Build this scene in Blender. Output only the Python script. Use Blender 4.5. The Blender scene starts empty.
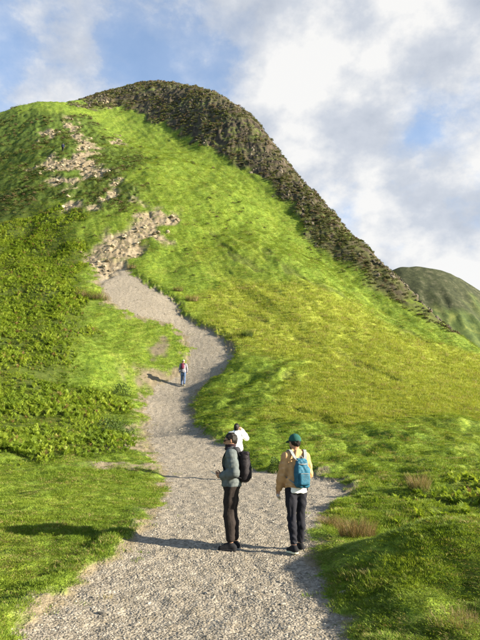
import bpy, bmesh, math, random
import numpy as np
from mathutils import Vector, Matrix
R = math.radians
random.seed(7); RNG = np.random.default_rng(11)
SC = bpy.context.scene
COL = SC.collection

# ------------------------------------------------------------------ camera, sky, sun, exposure
F = 560.0                      # focal length in photograph pixels (640 high)
PITCH = math.atan(128.0 / F)   # horizon lies at row 448
EYE = 1.6
cam = bpy.data.cameras.new('camera'); cam_o = bpy.data.objects.new('camera', cam); COL.objects.link(cam_o)
cam.sensor_fit = 'VERTICAL'; cam.sensor_height = 24.0; cam.lens = 24.0 * F / 640.0
cam.clip_start = 0.05; cam.clip_end = 20000
cam_o.location = (0, 0, EYE); cam_o.rotation_euler = (math.pi / 2 + PITCH, 0, 0)
SC.camera = cam_o

SUN_EL, SUN_AZ = R(19.0), R(103.0)          # azimuth clockwise from +Y (straight ahead)
sun_dir = Vector((math.sin(SUN_AZ) * math.cos(SUN_EL), math.cos(SUN_AZ) * math.cos(SUN_EL), math.sin(SUN_EL)))
sl = bpy.data.lights.new('sun', 'SUN'); sl.energy = 5.0; sl.angle = R(0.6); sl.color = (1.0, 0.90, 0.72)
so = bpy.data.objects.new('sun', sl); COL.objects.link(so)
so.rotation_euler = sun_dir.to_track_quat('Z', 'Y').to_euler()
SC.view_settings.view_transform = 'Standard'; SC.view_settings.look = 'None'
SC.cycles.max_bounces = 6; SC.cycles.diffuse_bounces = 3; SC.cycles.transmission_bounces = 4; SC.cycles.glossy_bounces = 2
SC.view_settings.gamma = 1.0; SC.view_settings.exposure = 1.98

W = bpy.data.worlds.new('World'); SC.world = W; W.use_nodes = True
def world():
    nt = W.node_tree; nt.nodes.clear(); L = nt.links
    N = lambda t, **k: mk(nt, t, **k)
    out = N('ShaderNodeOutputWorld'); bg = N('ShaderNodeBackground'); bg.inputs[1].default_value = 0.05
    sky = N('ShaderNodeTexSky'); sky.sky_type = 'NISHITA'; sky.sun_disc = False
    sky.sun_elevation = SUN_EL; sky.sun_rotation = SUN_AZ; sky.air_density = 1.0; sky.dust_density = 0.7; sky.ozone_density = 2.2
    tc = N('ShaderNodeTexCoord')
    mp = N('ShaderNodeMapping'); L.new(tc.outputs['Generated'], mp.inputs[0]); mp.inputs['Location'].default_value = CLOUD_OFS; mp.inputs['Scale'].default_value = (1, 1, 1.35)
    n1 = N('ShaderNodeTexNoise'); L.new(mp.outputs[0], n1.inputs[0]); n1.inputs['Scale'].default_value = 4.6; n1.inputs['Detail'].default_value = 12; n1.inputs['Roughness'].default_value = 0.61; n1.inputs['Distortion'].default_value = 0.1
    n2 = N('ShaderNodeTexNoise'); L.new(mp.outputs[0], n2.inputs[0]); n2.inputs['Scale'].default_value = 6.5; n2.inputs['Detail'].default_value = 9; n2.inputs['Roughness'].default_value = 0.55
    # heaped clouds: where each stands in the sky, as direction and size
    lob = None
    for (d, s, w) in CLOUDS:
        vd = N('ShaderNodeVectorMath'); vd.operation = 'DOT_PRODUCT'; vn = N('ShaderNodeVectorMath'); vn.operation = 'NORMALIZE'
        L.new(tc.outputs['Generated'], vn.inputs[0]); L.new(vn.outputs[0], vd.inputs[0]); vd.inputs[1].default_value = d
        e = mth(nt, 'MULTIPLY', mth(nt, 'SUBTRACT', vd.outputs['Value'], 1.0), 1.0 / (s * s))
        g = mth(nt, 'MULTIPLY', mth(nt, 'EXPONENT', e), w)
        lob = g if lob is None else mth(nt, 'ADD', lob, g)
    dens = mth(nt, 'ADD', mth(nt, 'MULTIPLY', mth(nt, 'SUBTRACT', n1.outputs[0], 0.5), 2.0), lob)
    cov = ramp(nt, dens, [(-.0, (.26,)*3), (0.18, (.40,)*3), (0.31, (.74,)*3), (0.50, (.97,)*3)])
    shade = mth(nt, 'ADD', mth(nt, 'MULTIPLY', n2.outputs[0], 0.9), mth(nt, 'MULTIPLY', dens, 0.18))
    ccol = ramp(nt, shade, [(0.38, CLOUD_DARK), (0.52, CLOUD_MID), (0.64, CLOUD_LIT)])
    skyc = mix(nt, 'MULTIPLY', 1.0, sky.outputs[0], SKY_TINT)
    m = mix(nt, 'MIX', cov, skyc, ccol)
    L.new(m, bg.inputs[0]); L.new(bg.outputs[0], out.inputs[0])
def pdir(px, py):
    xc = (px - 240) / F; yc = (320 - py) / F
    v = Vector((xc, math.cos(PITCH) - yc * math.sin(PITCH), math.sin(PITCH) + yc * math.cos(PITCH)))
    return tuple(v.normalized())
CLOUD_OFS = (3.1, 1.7, 0.4)
CLOUDS = [(pdir(345, 150), 0.17, 0.44), (pdir(330, 0), 0.16, 0.38), (pdir(465, 230), 0.17, 0.46), (pdir(465, 30), 0.10, 0.34), (pdir(12, 98), 0.07, 0.28),
          (pdir(85, 50), 0.025, 0.3), (pdir(80, -5), 0.08, 0.24), (pdir(200, -20), 0.09, 0.30), (pdir(262, 95), 0.05, .3), (pdir(130, 60), 0.05, -0.22), (pdir(440, 104), 0.065, -0.50), (pdir(412, 135), 0.03, -0.22), (pdir(215, 45), 0.05, -0.25),
          (pdir(338, 218), 0.03, -0.35), (pdir(5, 45), 0.03, -0.4), ((-0.8, 0.3, 0.5), 0.4, 0.2), ((0.8, -0.1, 0.6), 0.4, 0.1), ((0.0, -0.8, 0.5), 0.5, 0.2)]
CLOUD_DARK, CLOUD_MID, CLOUD_LIT = (2.5, 2.75, 3.2), (3.3, 3.5, 3.85), (4.9, 4.85, 4.75)
SKY_TINT = (1.55, 1.65, 1.7)

# ------------------------------------------------------------------ node helpers
def mk(nt, t, **k):
    n = nt.nodes.new(t)
    for a, b in k.items(): setattr(n, a, b)
    return n
def setin(nt, sock, v):
    if isinstance(v, bpy.types.NodeSocket): nt.links.new(v, sock)
    elif isinstance(v, (tuple, list)) and sock.type == 'RGBA' and len(v) == 3: sock.default_value = (*v, 1)
    else: sock.default_value = v
def mth(nt, op, a, b=0.0, clamp=False):
    n = mk(nt, 'ShaderNodeMath', operation=op, use_clamp=clamp); setin(nt, n.inputs[0], a); setin(nt, n.inputs[1], b); return n.outputs[0]
def mix(nt, mode, fac, a, b):
    n = mk(nt, 'ShaderNodeMix', data_type='RGBA', blend_type=mode); setin(nt, n.inputs[0], fac); setin(nt, n.inputs[6], a); setin(nt, n.inputs[7], b); return n.outputs[2]
def ramp(nt, fac, stops, interp='LINEAR'):
    n = mk(nt, 'ShaderNodeValToRGB'); cr = n.color_ramp; cr.interpolation = interp
    while len(cr.elements) < len(stops): cr.elements.new(0.5)
    for e, (p, c) in zip(cr.elements, stops): e.position = p; e.color = (*c, 1)
    setin(nt, n.inputs[0], fac); return n.outputs[0]
def noise(nt, vec, scale, detail=4, rough=0.55, dist=0.0):
    n = mk(nt, 'ShaderNodeTexNoise'); setin(nt, n.inputs[0], vec); n.inputs['Scale'].default_value = scale
    n.inputs['Detail'].default_value = detail; n.inputs['Roughness'].default_value = rough; n.inputs['Distortion'].default_value = dist
    return n.outputs[0]
def attr(nt, name, typ='GEOMETRY'):
    return mk(nt, 'ShaderNodeAttribute', attribute_name=name, attribute_type=typ).outputs['Fac']
def new_mat(name):
    m = bpy.data.materials.new(name); m.use_nodes = True; nt = m.node_tree
    b = nt.nodes['Principled BSDF']; b.inputs['Roughness'].default_value = 0.9; b.inputs['Specular IOR Level'].default_value = 0.15
    return m, nt, b
def pos(nt): return mk(nt, 'ShaderNodeNewGeometry').outputs['Position']
def bump(nt, b, h, strength=0.5, dist=0.02):
    n = mk(nt, 'ShaderNodeBump'); n.inputs['Strength'].default_value = strength; n.inputs['Distance'].default_value = dist
    setin(nt, n.inputs['Height'], h); nt.links.new(n.outputs[0], b.inputs['Normal'])
world()

# ------------------------------------------------------------------ numpy noise
_gr = np.random.default_rng(3).uniform(0, 2 * np.pi, 65536); _GX = np.cos(_gr).astype(np.float32); _GY = np.sin(_gr).astype(np.float32)
def pn(x, y, s=0):
    fx = np.floor(x); fy = np.floor(y); ix = fx.astype(np.int32); iy = fy.astype(np.int32)
    fx = (x - fx).astype(np.float32); fy = (y - fy).astype(np.float32); ox, oy = s * 37, s * 101
    x0 = (ix + ox) & 255; x1 = (ix + ox + 1) & 255; y0 = ((iy + oy) & 255) << 8; y1 = ((iy + oy + 1) & 255) << 8
    def g(k, dx, dy): return _GX[k] * dx + _GY[k] * dy
    u = fx * fx * fx * (fx * (fx * 6 - 15) + 10); v = fy * fy * fy * (fy * (fy * 6 - 15) + 10); ex = fx - 1; ey = fy - 1
    p = g(y0 | x0, fx, fy); p += (g(y0 | x1, ex, fy) - p) * u
    q = g(y1 | x0, fx, ey); q += (g(y1 | x1, ex, ey) - q) * u
    return (p + (q - p) * v) * 1.5
def fbm(x, y, o=4, s=0, lac=2.03, gain=0.5):
    r = 0; a = 1.0; f = 1.0
    for i in range(o): r = r + a * pn(x * f + 17.3 * i, y * f - 9.1 * i, s + i); a *= gain; f *= lac
    return r
def sst(a, b, x):
    t = np.clip((x - a) / (b - a), 0, 1); return t * t * (3 - 2 * t)

# ------------------------------------------------------------------ lie of the land: survey points (photo column, row, metres ahead)
SURVEY = [
 # path and ground in front
 (240,640,5.27),(100,640,5.3),(400,640,5.2),(0,640,5.1),(480,640,5.1),(232,546,8.5),(100,540,8.6),(330,552,8.2),(0,545,8.4),(480,552,7.9),(390,552,8.0),
 (238,478,17),(120,474,17.2),(340,487,14.6),(0,470,17),(480,500,12.6),(420,505,12.0),
 (180,440,24),(80,450,20.5),(0,446,21),(280,440,23),(330,470,18.5),(400,455,21),(480,450,22),
 (183,383,37.7),(130,385,36),(60,400,30),(0,395,29),(0,350,36),(70,340,39),(230,383,36),(260,390,34),(330,400,31.5),(400,400,31),(480,400,32),
 (212,335,43.5),(155,300,49),(60,300,47),(0,290,49),(110,262,56.5),(40,250,60),(0,230,67),(170,215,68),(100,210,68),(40,200,75),(0,180,90),
 (62,149,98),(110,160,93),(0,140,117),(0,113,136),(50,107,130),(20,108,132),(75,106,140),
 (300,350,41),(300,300,50),(250,300,51),(200,280,55),(250,240,64),(300,262,60),(200,220,68),(160,160,92),(230,195,79),(400,350,43),(400,320,53),(350,300,54),(350,350,42),(440,360,44),
 (480,353,50),
 # foot of the crag
 (107,109,146),(130,111,144),(147,119,135),(170,129,124),(190,141,113),(218,152,104),(247,165,97),(258,176,92),(271,189,87),(288,207,81),(307,239,72),(339,260,67),(377,293,60),(415,315,56),(458,340,51.5),
 # brow of the crag
 (95,95.5,172),(120,89,172),(148,83,168),(180,86,158),(205,90,146),(225,99,136),(245,112,124),(258,126,116),(275,148,106),(290,168,98),(310,191,88),(325,210,80),(345,232,74),(365,250,69),(400,283,62.5),(425,310,57.5),(458,337.5,52.6),
 # ground falling away beyond
 (0,150,168),(30,140,176),(60,135,190),(120,110,225),(180,112,205),(225,130,180),(258,160,155),(290,200,132),(325,245,108),(365,290,92),(400,320,80),(458,372,66),(480,385,62),
 (0,260,260),(100,220,320),(200,230,300),(290,320,220),(400,420,140),(480,450,105),(560,500,110),
 # out of the picture on both sides
 (-160,640,5),(640,640,5),(-160,470,16),(640,520,12),(-160,400,27),(640,470,22),(-160,260,72),(640,430,36),(-160,160,130),(-160,190,180),(640,450,60),(600,400,42),
]
def ray(px, py):
    xc = (px - 240) / F; yc = (320 - py) / F
    return xc, math.cos(PITCH) - yc * math.sin(PITCH), math.sin(PITCH) + yc * math.cos(PITCH)
_P = []
for (px, py, Y) in SURVEY:
    rx, ry, rz = ray(px, py); t = Y / ry; x = rx * t; z = rz * t; r = math.hypot(x, Y)
    _P.append((math.atan2(x, Y), math.log(r), z / r))
_P = np.array(_P); KA = 1.6
def _ker(d2): return np.where(d2 > 1e-12, 0.5 * d2 * np.log(np.maximum(d2, 1e-12)), 0)
def _fit():
    A = np.stack([_P[:, 0] * KA, _P[:, 1]], 1); n = len(A)
    K = _ker(((A[:, None] - A[None]) ** 2).sum(-1)) + 2e-5 * np.eye(n)
    Pm = np.concatenate([np.ones((n, 1)), A], 1)
    M = np.block([[K, Pm], [Pm.T, np.zeros((3, 3))]])
    return A, np.linalg.solve(M, np.concatenate([_P[:, 2], np.zeros(3)]))
_A, _Wt = _fit()
def tan_exact(th, lr):
    sh = th.shape; q = np.stack([np.clip(th, -0.62, 0.62).ravel() * KA, lr.ravel()], 1); out = np.empty(len(q))
    for i in range(0, len(q), 40000):
        c = q[i:i + 40000]; d2 = ((c[:, None] - _A[None]) ** 2).sum(-1)
        out[i:i + 40000] = _ker(d2) @ _Wt[:-3] + _Wt[-3] + c @ _Wt[-2:]
    return out.reshape(sh)
_gt = np.linspace(-.62, .62, 340); _gl = np.linspace(math.log(3.9), math.log(301), 560)
_G = tan_exact(*np.meshgrid(_gt, _gl))
def tan_el(th, lr):
    a = (np.clip(th, -.62, .62) + .62) / 1.24 * 339; b = (np.clip(lr, _gl[0], _gl[-1]) - _gl[0]) / (_gl[-1] - _gl[0]) * 559
    i = np.minimum(a.astype(int), 338); j = np.minimum(b.astype(int), 558); fa = a - i; fb = b - j
    return (_G[j, i] * (1 - fa) + _G[j, i + 1] * fa) * (1 - fb) + (_G[j + 1, i] * (1 - fa) + _G[j + 1, i + 1] * fa) * fb
def base_z(x, y):
    r = np.hypot(x, y); th = np.arctan2(x, y); lr = np.log(np.clip(r, 4.0, 300.0))
    z = EYE + tan_el(th, lr) * np.clip(r, 4.0, 300.0)
    near = sst(5.5, 3.5, r); z = z * (1 - near) + 0.0 * near
    side = sst(0.62, 1.25, np.abs(th)); z = z * (1 - side) + np.maximum(-0.12 * np.maximum(r - 6, 0), -90) * side
    far = sst(190, 330, r); z = z * (1 - far) - 90 * far
    return z
_LR = np.linspace(math.log(4.2), math.log(260), 700)
def hit(px, py):
    """plan position (x, y) of the ground seen along a line of sight"""
    rx, ry, rz = ray(px, py); th = math.atan2(rx, ry); t = rz / math.hypot(rx, ry)
    T = tan_el(np.full_like(_LR, th), _LR); k = np.argmax(T >= t)
    if T[k] < t: k = int(np.argmax(T))
    lr = _LR[k]
    if k > 0 and T[k] > T[k - 1]: lr = _LR[k - 1] + (_LR[k] - _LR[k - 1]) * np.clip((t - T[k - 1]) / (T[k] - T[k - 1]), 0, 1)
    r = math.exp(lr); return (r * math.sin(th), r * math.cos(th))
def sdpoly(x, y, poly):
    """signed distance in plan, negative inside"""
    P = np.array(poly); d = np.full(x.shape, 1e9); ins = np.zeros(x.shape, bool); n = len(P)
    for i in range(n):
        ax, ay = P[i]; bx, by = P[(i + 1) % n]; ex, ey = bx - ax, by - ay
        t = np.clip(((x - ax) * ex + (y - ay) * ey) / (ex * ex + ey * ey + 1e-12), 0, 1)
        d = np.minimum(d, (x - ax - t * ex) ** 2 + (y - ay - t * ey) ** 2)
        c = ((ay > y) != (by > y)) & (x < ex * (y - ay) / (ey if abs(ey) > 1e-12 else 1e-12) + ax); ins ^= c
    d = np.sqrt(d); return np.where(ins, -d, d)
def sdline(x, y, pts):
    P = np.array(pts); d = np.full(x.shape, 1e9)
    for i in range(len(P) - 1):
        ax, ay = P[i]; ex, ey = P[i + 1] - P[i]
        t = np.clip(((x - ax) * ex + (y - ay) * ey) / (ex * ex + ey * ey + 1e-12), 0, 1)
        d = np.minimum(d, (x - ax - t * ex) ** 2 + (y - ay - t * ey) ** 2)
    return np.sqrt(d)
def densify(pts, m=5):
    """round a plan outline (Catmull-Rom, closed)"""
    P = np.array(pts); n = len(P); o = []
    for i in range(n):
        a, b, c, d = P[i - 1], P[i], P[(i + 1) % n], P[(i + 2) % n]
        for k in range(m):
            t = k / m; o.append(0.5 * ((2 * b) + (c - a) * t + (2 * a - 5 * b + 4 * c - d) * t * t + (3 * b - a - 3 * c + d) * t ** 3))
    return np.array(o)

PATH_L = [(15,637),(50,613),(92,575),(130,547),(150,525),(164,502),(169,485),(166,468),(158,452),(152,438),(150,420),(146,405),(148,392),(158,382),(178,374),(190,360),(191,345),(184,332),(168,321),(140,314),(116,303),(106,290),(100,276),(101,266)]
PATH_R = [(119,264),(133,275),(155,289),(174,300),(181,315),(200,325),(220,335),(231,350),(224,367),(202,384),(191,396),(189,411),(201,430),(222,441),(242,456),(262,467),(300,472),(332,479),(346,486),(336,500),(317,514),(307,535),(309,560),(322,580),(334,605),(344,637)]
near_l = [(-1.45, 3.0), (-1.3, -6.0)]; near_r = [(0.9, 3.2), (1.2, -6.0)]
PATH = np.array([near_l[1], near_l[0]] + [hit(*p) for p in PATH_L] + [hit(*p) for p in PATH_R] + [near_r[0], near_r[1]])
PATH = densify(PATH, 3)
SCREE = [[(104,270),(92,266),(99,246),(114,231),(136,224),(151,214),(172,216),(176,224),(162,235),(148,250),(126,257),(118,264)],
 [(68,114),(78,128),(82,137),(99,144),(92,158),(113,171),(101,176),(72,174),(47,170),(34,166),(53,156),(74,158),(76,142),(66,125)],
 [(40,130),(57,128),(58,137),(42,139)],[(48,175),(68,178),(84,184),(66,192),(50,186)],[(61,202),(84,200),(92,210),(66,213)],
 [(110,172),(115,180),(121,196),(103,198),(108,192),(113,190)],[(117,136),(125,146),(113,144)],[(100,100),(112,99),(114,108),(100,107)],[(150,208),(172,214),(160,216),(140,204),(116,190),(120,188)]]
SCREE = [np.array([hit(*p) for p in S]) for S in SCREE]
CRAG = [(70,106.5),(107,109),(130,111),(147,119),(170,129),(190,141),(218,152),(247,165),(258,176),(271,189),(288,207),(307,239),(339,260),(377,293),(415,315),(462,341)]
CRAG_TOP = [(459,337,60),(425,308,66),(400,281,72),(365,248,79),(345,230,85),(325,208,92),(310,189,101),(290,166,113),(275,146,122),(258,124,133),(245,110,142),(225,97,156),(205,88,165),(180,84,177),(148,81,187),(120,87,192),(95,94,192)]
def plan(px, py, Y): rx, ry, rz = ray(px, py); return (rx / ry * Y, Y)
CRAG = np.array([hit(*p) for p in CRAG] + [plan(*p) for p in CRAG_TOP])
BRACKEN = [[(-120,452),(40,456),(88,448),(106,434),(98,405),(84,372),(96,352),(78,334),(56,320),(80,302),(88,286),(70,245),(62,215),(40,205),(-60,190),(-120,200)],
           [(352,512),(400,508),(430,498),(490,496),(560,505),(560,530),(480,524),(400,527),(350,524)]]
BRACKEN = [np.array([hit(*p) for p in B]) for B in BRACKEN]
YELLOW = np.array([hit(*p) for p in [(205,312),(245,345),(282,378),(276,398),(300,412),(350,430),(420,440),(520,452),(560,420),(560,392),(478,356),(430,345),(380,312),(300,285),(240,262),(190,270)]])
TRACKS = [[(262,250),(283,268),(297,273),(318,286),(345,298),(372,317),(385,322),(440,348)],[(230,305),(262,322),(285,336),(330,350),(400,380)],[(286,376),(280,392),(262,396),(300,414),(345,430)],[(100,282),(130,260)],[(196,220),(214,232),(226,248),(240,262),(262,274)]]
TRACKS = [np.array([hit(*p) for p in t]) for t in TRACKS]
HOLLOW = [(248,383,1.5,.9,.55),(132,384,2.2,1.3,.5),(108,384,1.2,.8,.35),(130,425,2.0,1.6,.6),(300,462,3.0,.8,.3),(460,488,2.4,1.0,.4),(50,375,1.6,.8,.5),(250,408,2,.6,.25),(330,452,1.6,.5,.2)]
HOLLOW = [(*hit(a, b), c, d, e) for (a, b, c, d, e) in HOLLOW]

BARE = [(*hit(px, py), a, b) for (px, py, a, b) in [(178,468,2.2,.8),(143,430,1.1,3.0),(137,445,1.2,1.6),(152,376,1.6,1.0),(118,298,.8,1.5),(158,350,.6,1.4),(55,606,.45,.45),(110,570,.3,.4),(346,488,.6,.8)]]
HEATH = np.array([hit(*p) for p in [(-80,250),(-80,125),(20,112),(60,110),(100,125),(125,165),(150,205),(95,228),(60,212),(30,205)]])
def masks(x, y):
    """what grows or lies where: everything in plan metres"""
    r = np.hypot(x, y); M = {}
    wob = 0.13 * fbm(x * 1.3, y * 1.3, 3, 3) + 0.10 * fbm(x * 5, y * 5, 3, 9)
    M['dpath'] = sdpoly(x, y, PATH) + wob * np.clip(r / 12, 0.8, 2.5)
    sc = np.zeros_like(x)
    for i, S in enumerate(SCREE):
        d = sdpoly(x, y, S); n = fbm(x * .35, y * .35, 4, 21)
        sc = np.maximum(sc, sst(0.9, -0.9, d + n * 2.2 + (0.2 if i else -.3)))
    M['scree'] = sc
    dc = sdpoly(x, y, CRAG); M['crag'] = sst(.9, -.9, dc + fbm(x * .16, y * .16, 4, 31) * np.clip((r - 45) / 18, 1.1, 3.6))
    br = np.zeros_like(x)
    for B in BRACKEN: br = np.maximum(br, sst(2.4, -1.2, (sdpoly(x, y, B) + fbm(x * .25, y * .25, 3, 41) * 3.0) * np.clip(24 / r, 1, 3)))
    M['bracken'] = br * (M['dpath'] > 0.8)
    M['yellow'] = sst(3, -3, sdpoly(x, y, YELLOW) + fbm(x * .1, y * .1, 3, 51) * 5)
    tr = np.zeros_like(x)
    for t in TRACKS: tr = np.maximum(tr, sst(.5, .05, sdline(x, y, t) + .9 * fbm(x * .3, y * .3, 3, 61)) * .8)
    M['track'] = tr
    n = fbm(x * .8, y * .8, 3, 151); dp = M['dpath']
    sw = np.clip(.26 + .55 * n, .03, 1.2) * np.clip(r / 13, .7, 2.6) * np.where((y > 18) & (x > np.interp(y, [17, 24, 33, 37, 43, 49, 56, 80], [-.3, -2, -2.6, -2.5, -3, -8, -11, -8])), .4, 1); so = sst(1, .35, dp / sw) * (dp > -.3)
    for (hx, hy, a, b_) in BARE: so = np.maximum(so, sst(.75, .25, np.hypot((x - hx) / a, (y - hy) / b_) * .55 + .4 * n))
    M['soil'] = so
    M['heath'] = sst(4, -4, sdpoly(x, y, HEATH) + 7 * fbm(x * .07, y * .07, 3, 161)) * (1 - M['crag'])
    return M
def height(x, y, M, detail=True):
    r = np.hypot(x, y); z = base_z(x, y); dp = M['dpath']
    gr = sst(0, .5, dp)                                        # 0 on the path, 1 on the turf
    farfade = sst(240, 150, r)
    # rolling hummocks on the turf
    hum = sst(.2, 3.0, dp) * (1 - M['crag'])
    z += hum * (.16 - .09 * M['yellow']) * fbm(x * .34, y * .34, 3, 71) * sst(4, 12, r) * farfade
    z += hum * (.5 - .35 * M['yellow']) * fbm(x * .11, y * .11, 3, 77) * sst(25, 60, r) * farfade
    right = sst(-.5, 1.5, x - np.interp(y, [0, 8.5, 17, 24, 36, 60], [1, 1.0, .5, -2, -2.5, -4])) * sst(9, 13, y) * sst(46, 36, y)
    z += right * (1 - M['yellow']) * gr * (.38 * np.abs(fbm(x * .26, y * .40, 2, 81)) + .10 * fbm(x * 1.1, y * 1.3, 2, 83) - .06)
    # small tussocky relief
    z += gr * .05 * fbm(x * 2.2, y * 2.2, 3, 91) * sst(60, 30, r)
    z += hum * (.09 - .05 * M['yellow'] + .24 * M['heath']) * fbm(x * .75, y * .6, 4, 93, gain=.6) * sst(32, 60, r) * farfade
    # bank: the path is worn into the hill
    depth = np.interp(y, [0, 10, 20, 30, 45, 60], [.05, .09, .16, .25, .34, .45])
    rgt = sst(-2, 2, x - np.interp(y, [0, 8, 17, 24, 33, 37, 43, 49, 56, 80], [0, 0, -.3, -2, -2.6, -2.5, -3, -8, -11, -8]))
    rim = (1 + .15 * rgt * sst(14, 22, y)) * depth * sst(-.08, .42 + .02 * r * (1 - .75 * rgt), dp + .14 * fbm(x * .8, y * .8, 2, 95)) 
    rim *= .55 + .45 * rgt
    z += (rim - depth * .5) * sst(14, 5, dp) 
    # turf lip on the near left, sheltering a shallow trough behind it
    lw = sst(13, 9, y) * sst(0, -1, x); z += lw * (.07 * np.exp(-((dp - .28) / .14) ** 2) - .05 * np.exp(-((dp - .66) / .20) ** 2))
    # the swell on the near right
    bx, by = x - 3.0, y - 7.3; m = np.exp(-((bx / 1.5) ** 2 + (by / 1.0) ** 2) ** 1.3); z += .46 * m * gr
    bx, by = x - 3.6, y - 9.9; z -= .34 * np.exp(-(bx / 2.3) ** 2 - (by / 1.0) ** 2) * gr
    bx, by = x - 3.6, y - 5.7; z += .22 * np.exp(-(bx / 1.1) ** 2 - (by / .6) ** 2)
    bx, by = x - 1.75, y - 5.6; z += .10 * np.exp(-(bx / .35) ** 2 - (by / .9) ** 2)
    for (hx, hy, a, b, d) in HOLLOW: z -= d * np.exp(-((x - hx) / a) ** 2 - ((y - hy) / b) ** 2)
    # terraces trodden by sheep
    z -= M['track'] * .2
    ac, al = .9 * x + .44 * y, -.44 * x + .9 * y              # across and along the fall of the slope
    z += sst(24, 50, r) * farfade * (1 - M['crag']) * sst(1, 6, dp) * (.18 * fbm(ac * .22, al * .035, 3, 101) + .10 * fbm(ac * .9, al * .10, 4, 103, gain=.6))
    # stony ground and crag
    if detail:
        z += M['scree'] * (.30 * np.abs(fbm(x * .9, y * .9, 4, 111)) - .25)
        cr = M['crag']
        rid = 1 - 2 * np.abs(fbm(x * .22, y * .09, 4, 121))
        z += cr * farfade * (np.clip((r - 25) / 75, .42, 1) * ((.45 * rid + .2) + .26 * fbm(x * .6, y * .2, 4, 131) + .18 * fbm(x * 1.6, y * .7, 3, 133)))
        stp = z / 2.6; z += cr * .35 * (np.floor(stp) + sst(.55, 1, stp - np.floor(stp)) - stp) * sst(70, 110, r)
        z += dp.clip(-1, 0) * 0 + (1 - gr) * .018 * fbm(x * 3.3, y * 3.3, 4, 141)
    return z
def ground(x, y):
    x = np.atleast_1d(np.asarray(x, float)); y = np.atleast_1d(np.asarray(y, float))
    return height(x, y, masks(x, y))

def mesh_from(name, V, Fc, mat=None, smooth=True, attrs=None):
    me = bpy.data.meshes.new(name); V = np.asarray(V, np.float32); Fc = np.asarray(Fc, np.int32); k = Fc.shape[1]
    me.vertices.add(len(V)); me.vertices.foreach_set('co', V.ravel())
    me.loops.add(Fc.size); me.loops.foreach_set('vertex_index', Fc.ravel())
    me.polygons.add(len(Fc)); me.polygons.foreach_set('loop_start', np.arange(len(Fc), dtype=np.int32) * k); me.polygons.foreach_set('loop_total', np.full(len(Fc), k, np.int32))
    me.polygons.foreach_set('use_smooth', np.full(len(Fc), smooth))
    for a, v in (attrs or {}).items():
        at = me.attributes.new(a, 'FLOAT', 'POINT'); at.data.foreach_set('value', np.asarray(v, np.float32))
    me.update(calc_edges=True)
    if mat: me.materials.append(mat)
    return me
def add(name, me, parent=None, **tags):
    o = bpy.data.objects.new(name, me); COL.objects.link(o)
    if parent: o.parent = parent
    for k, v in tags.items(): o[k] = v
    return o

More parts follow.
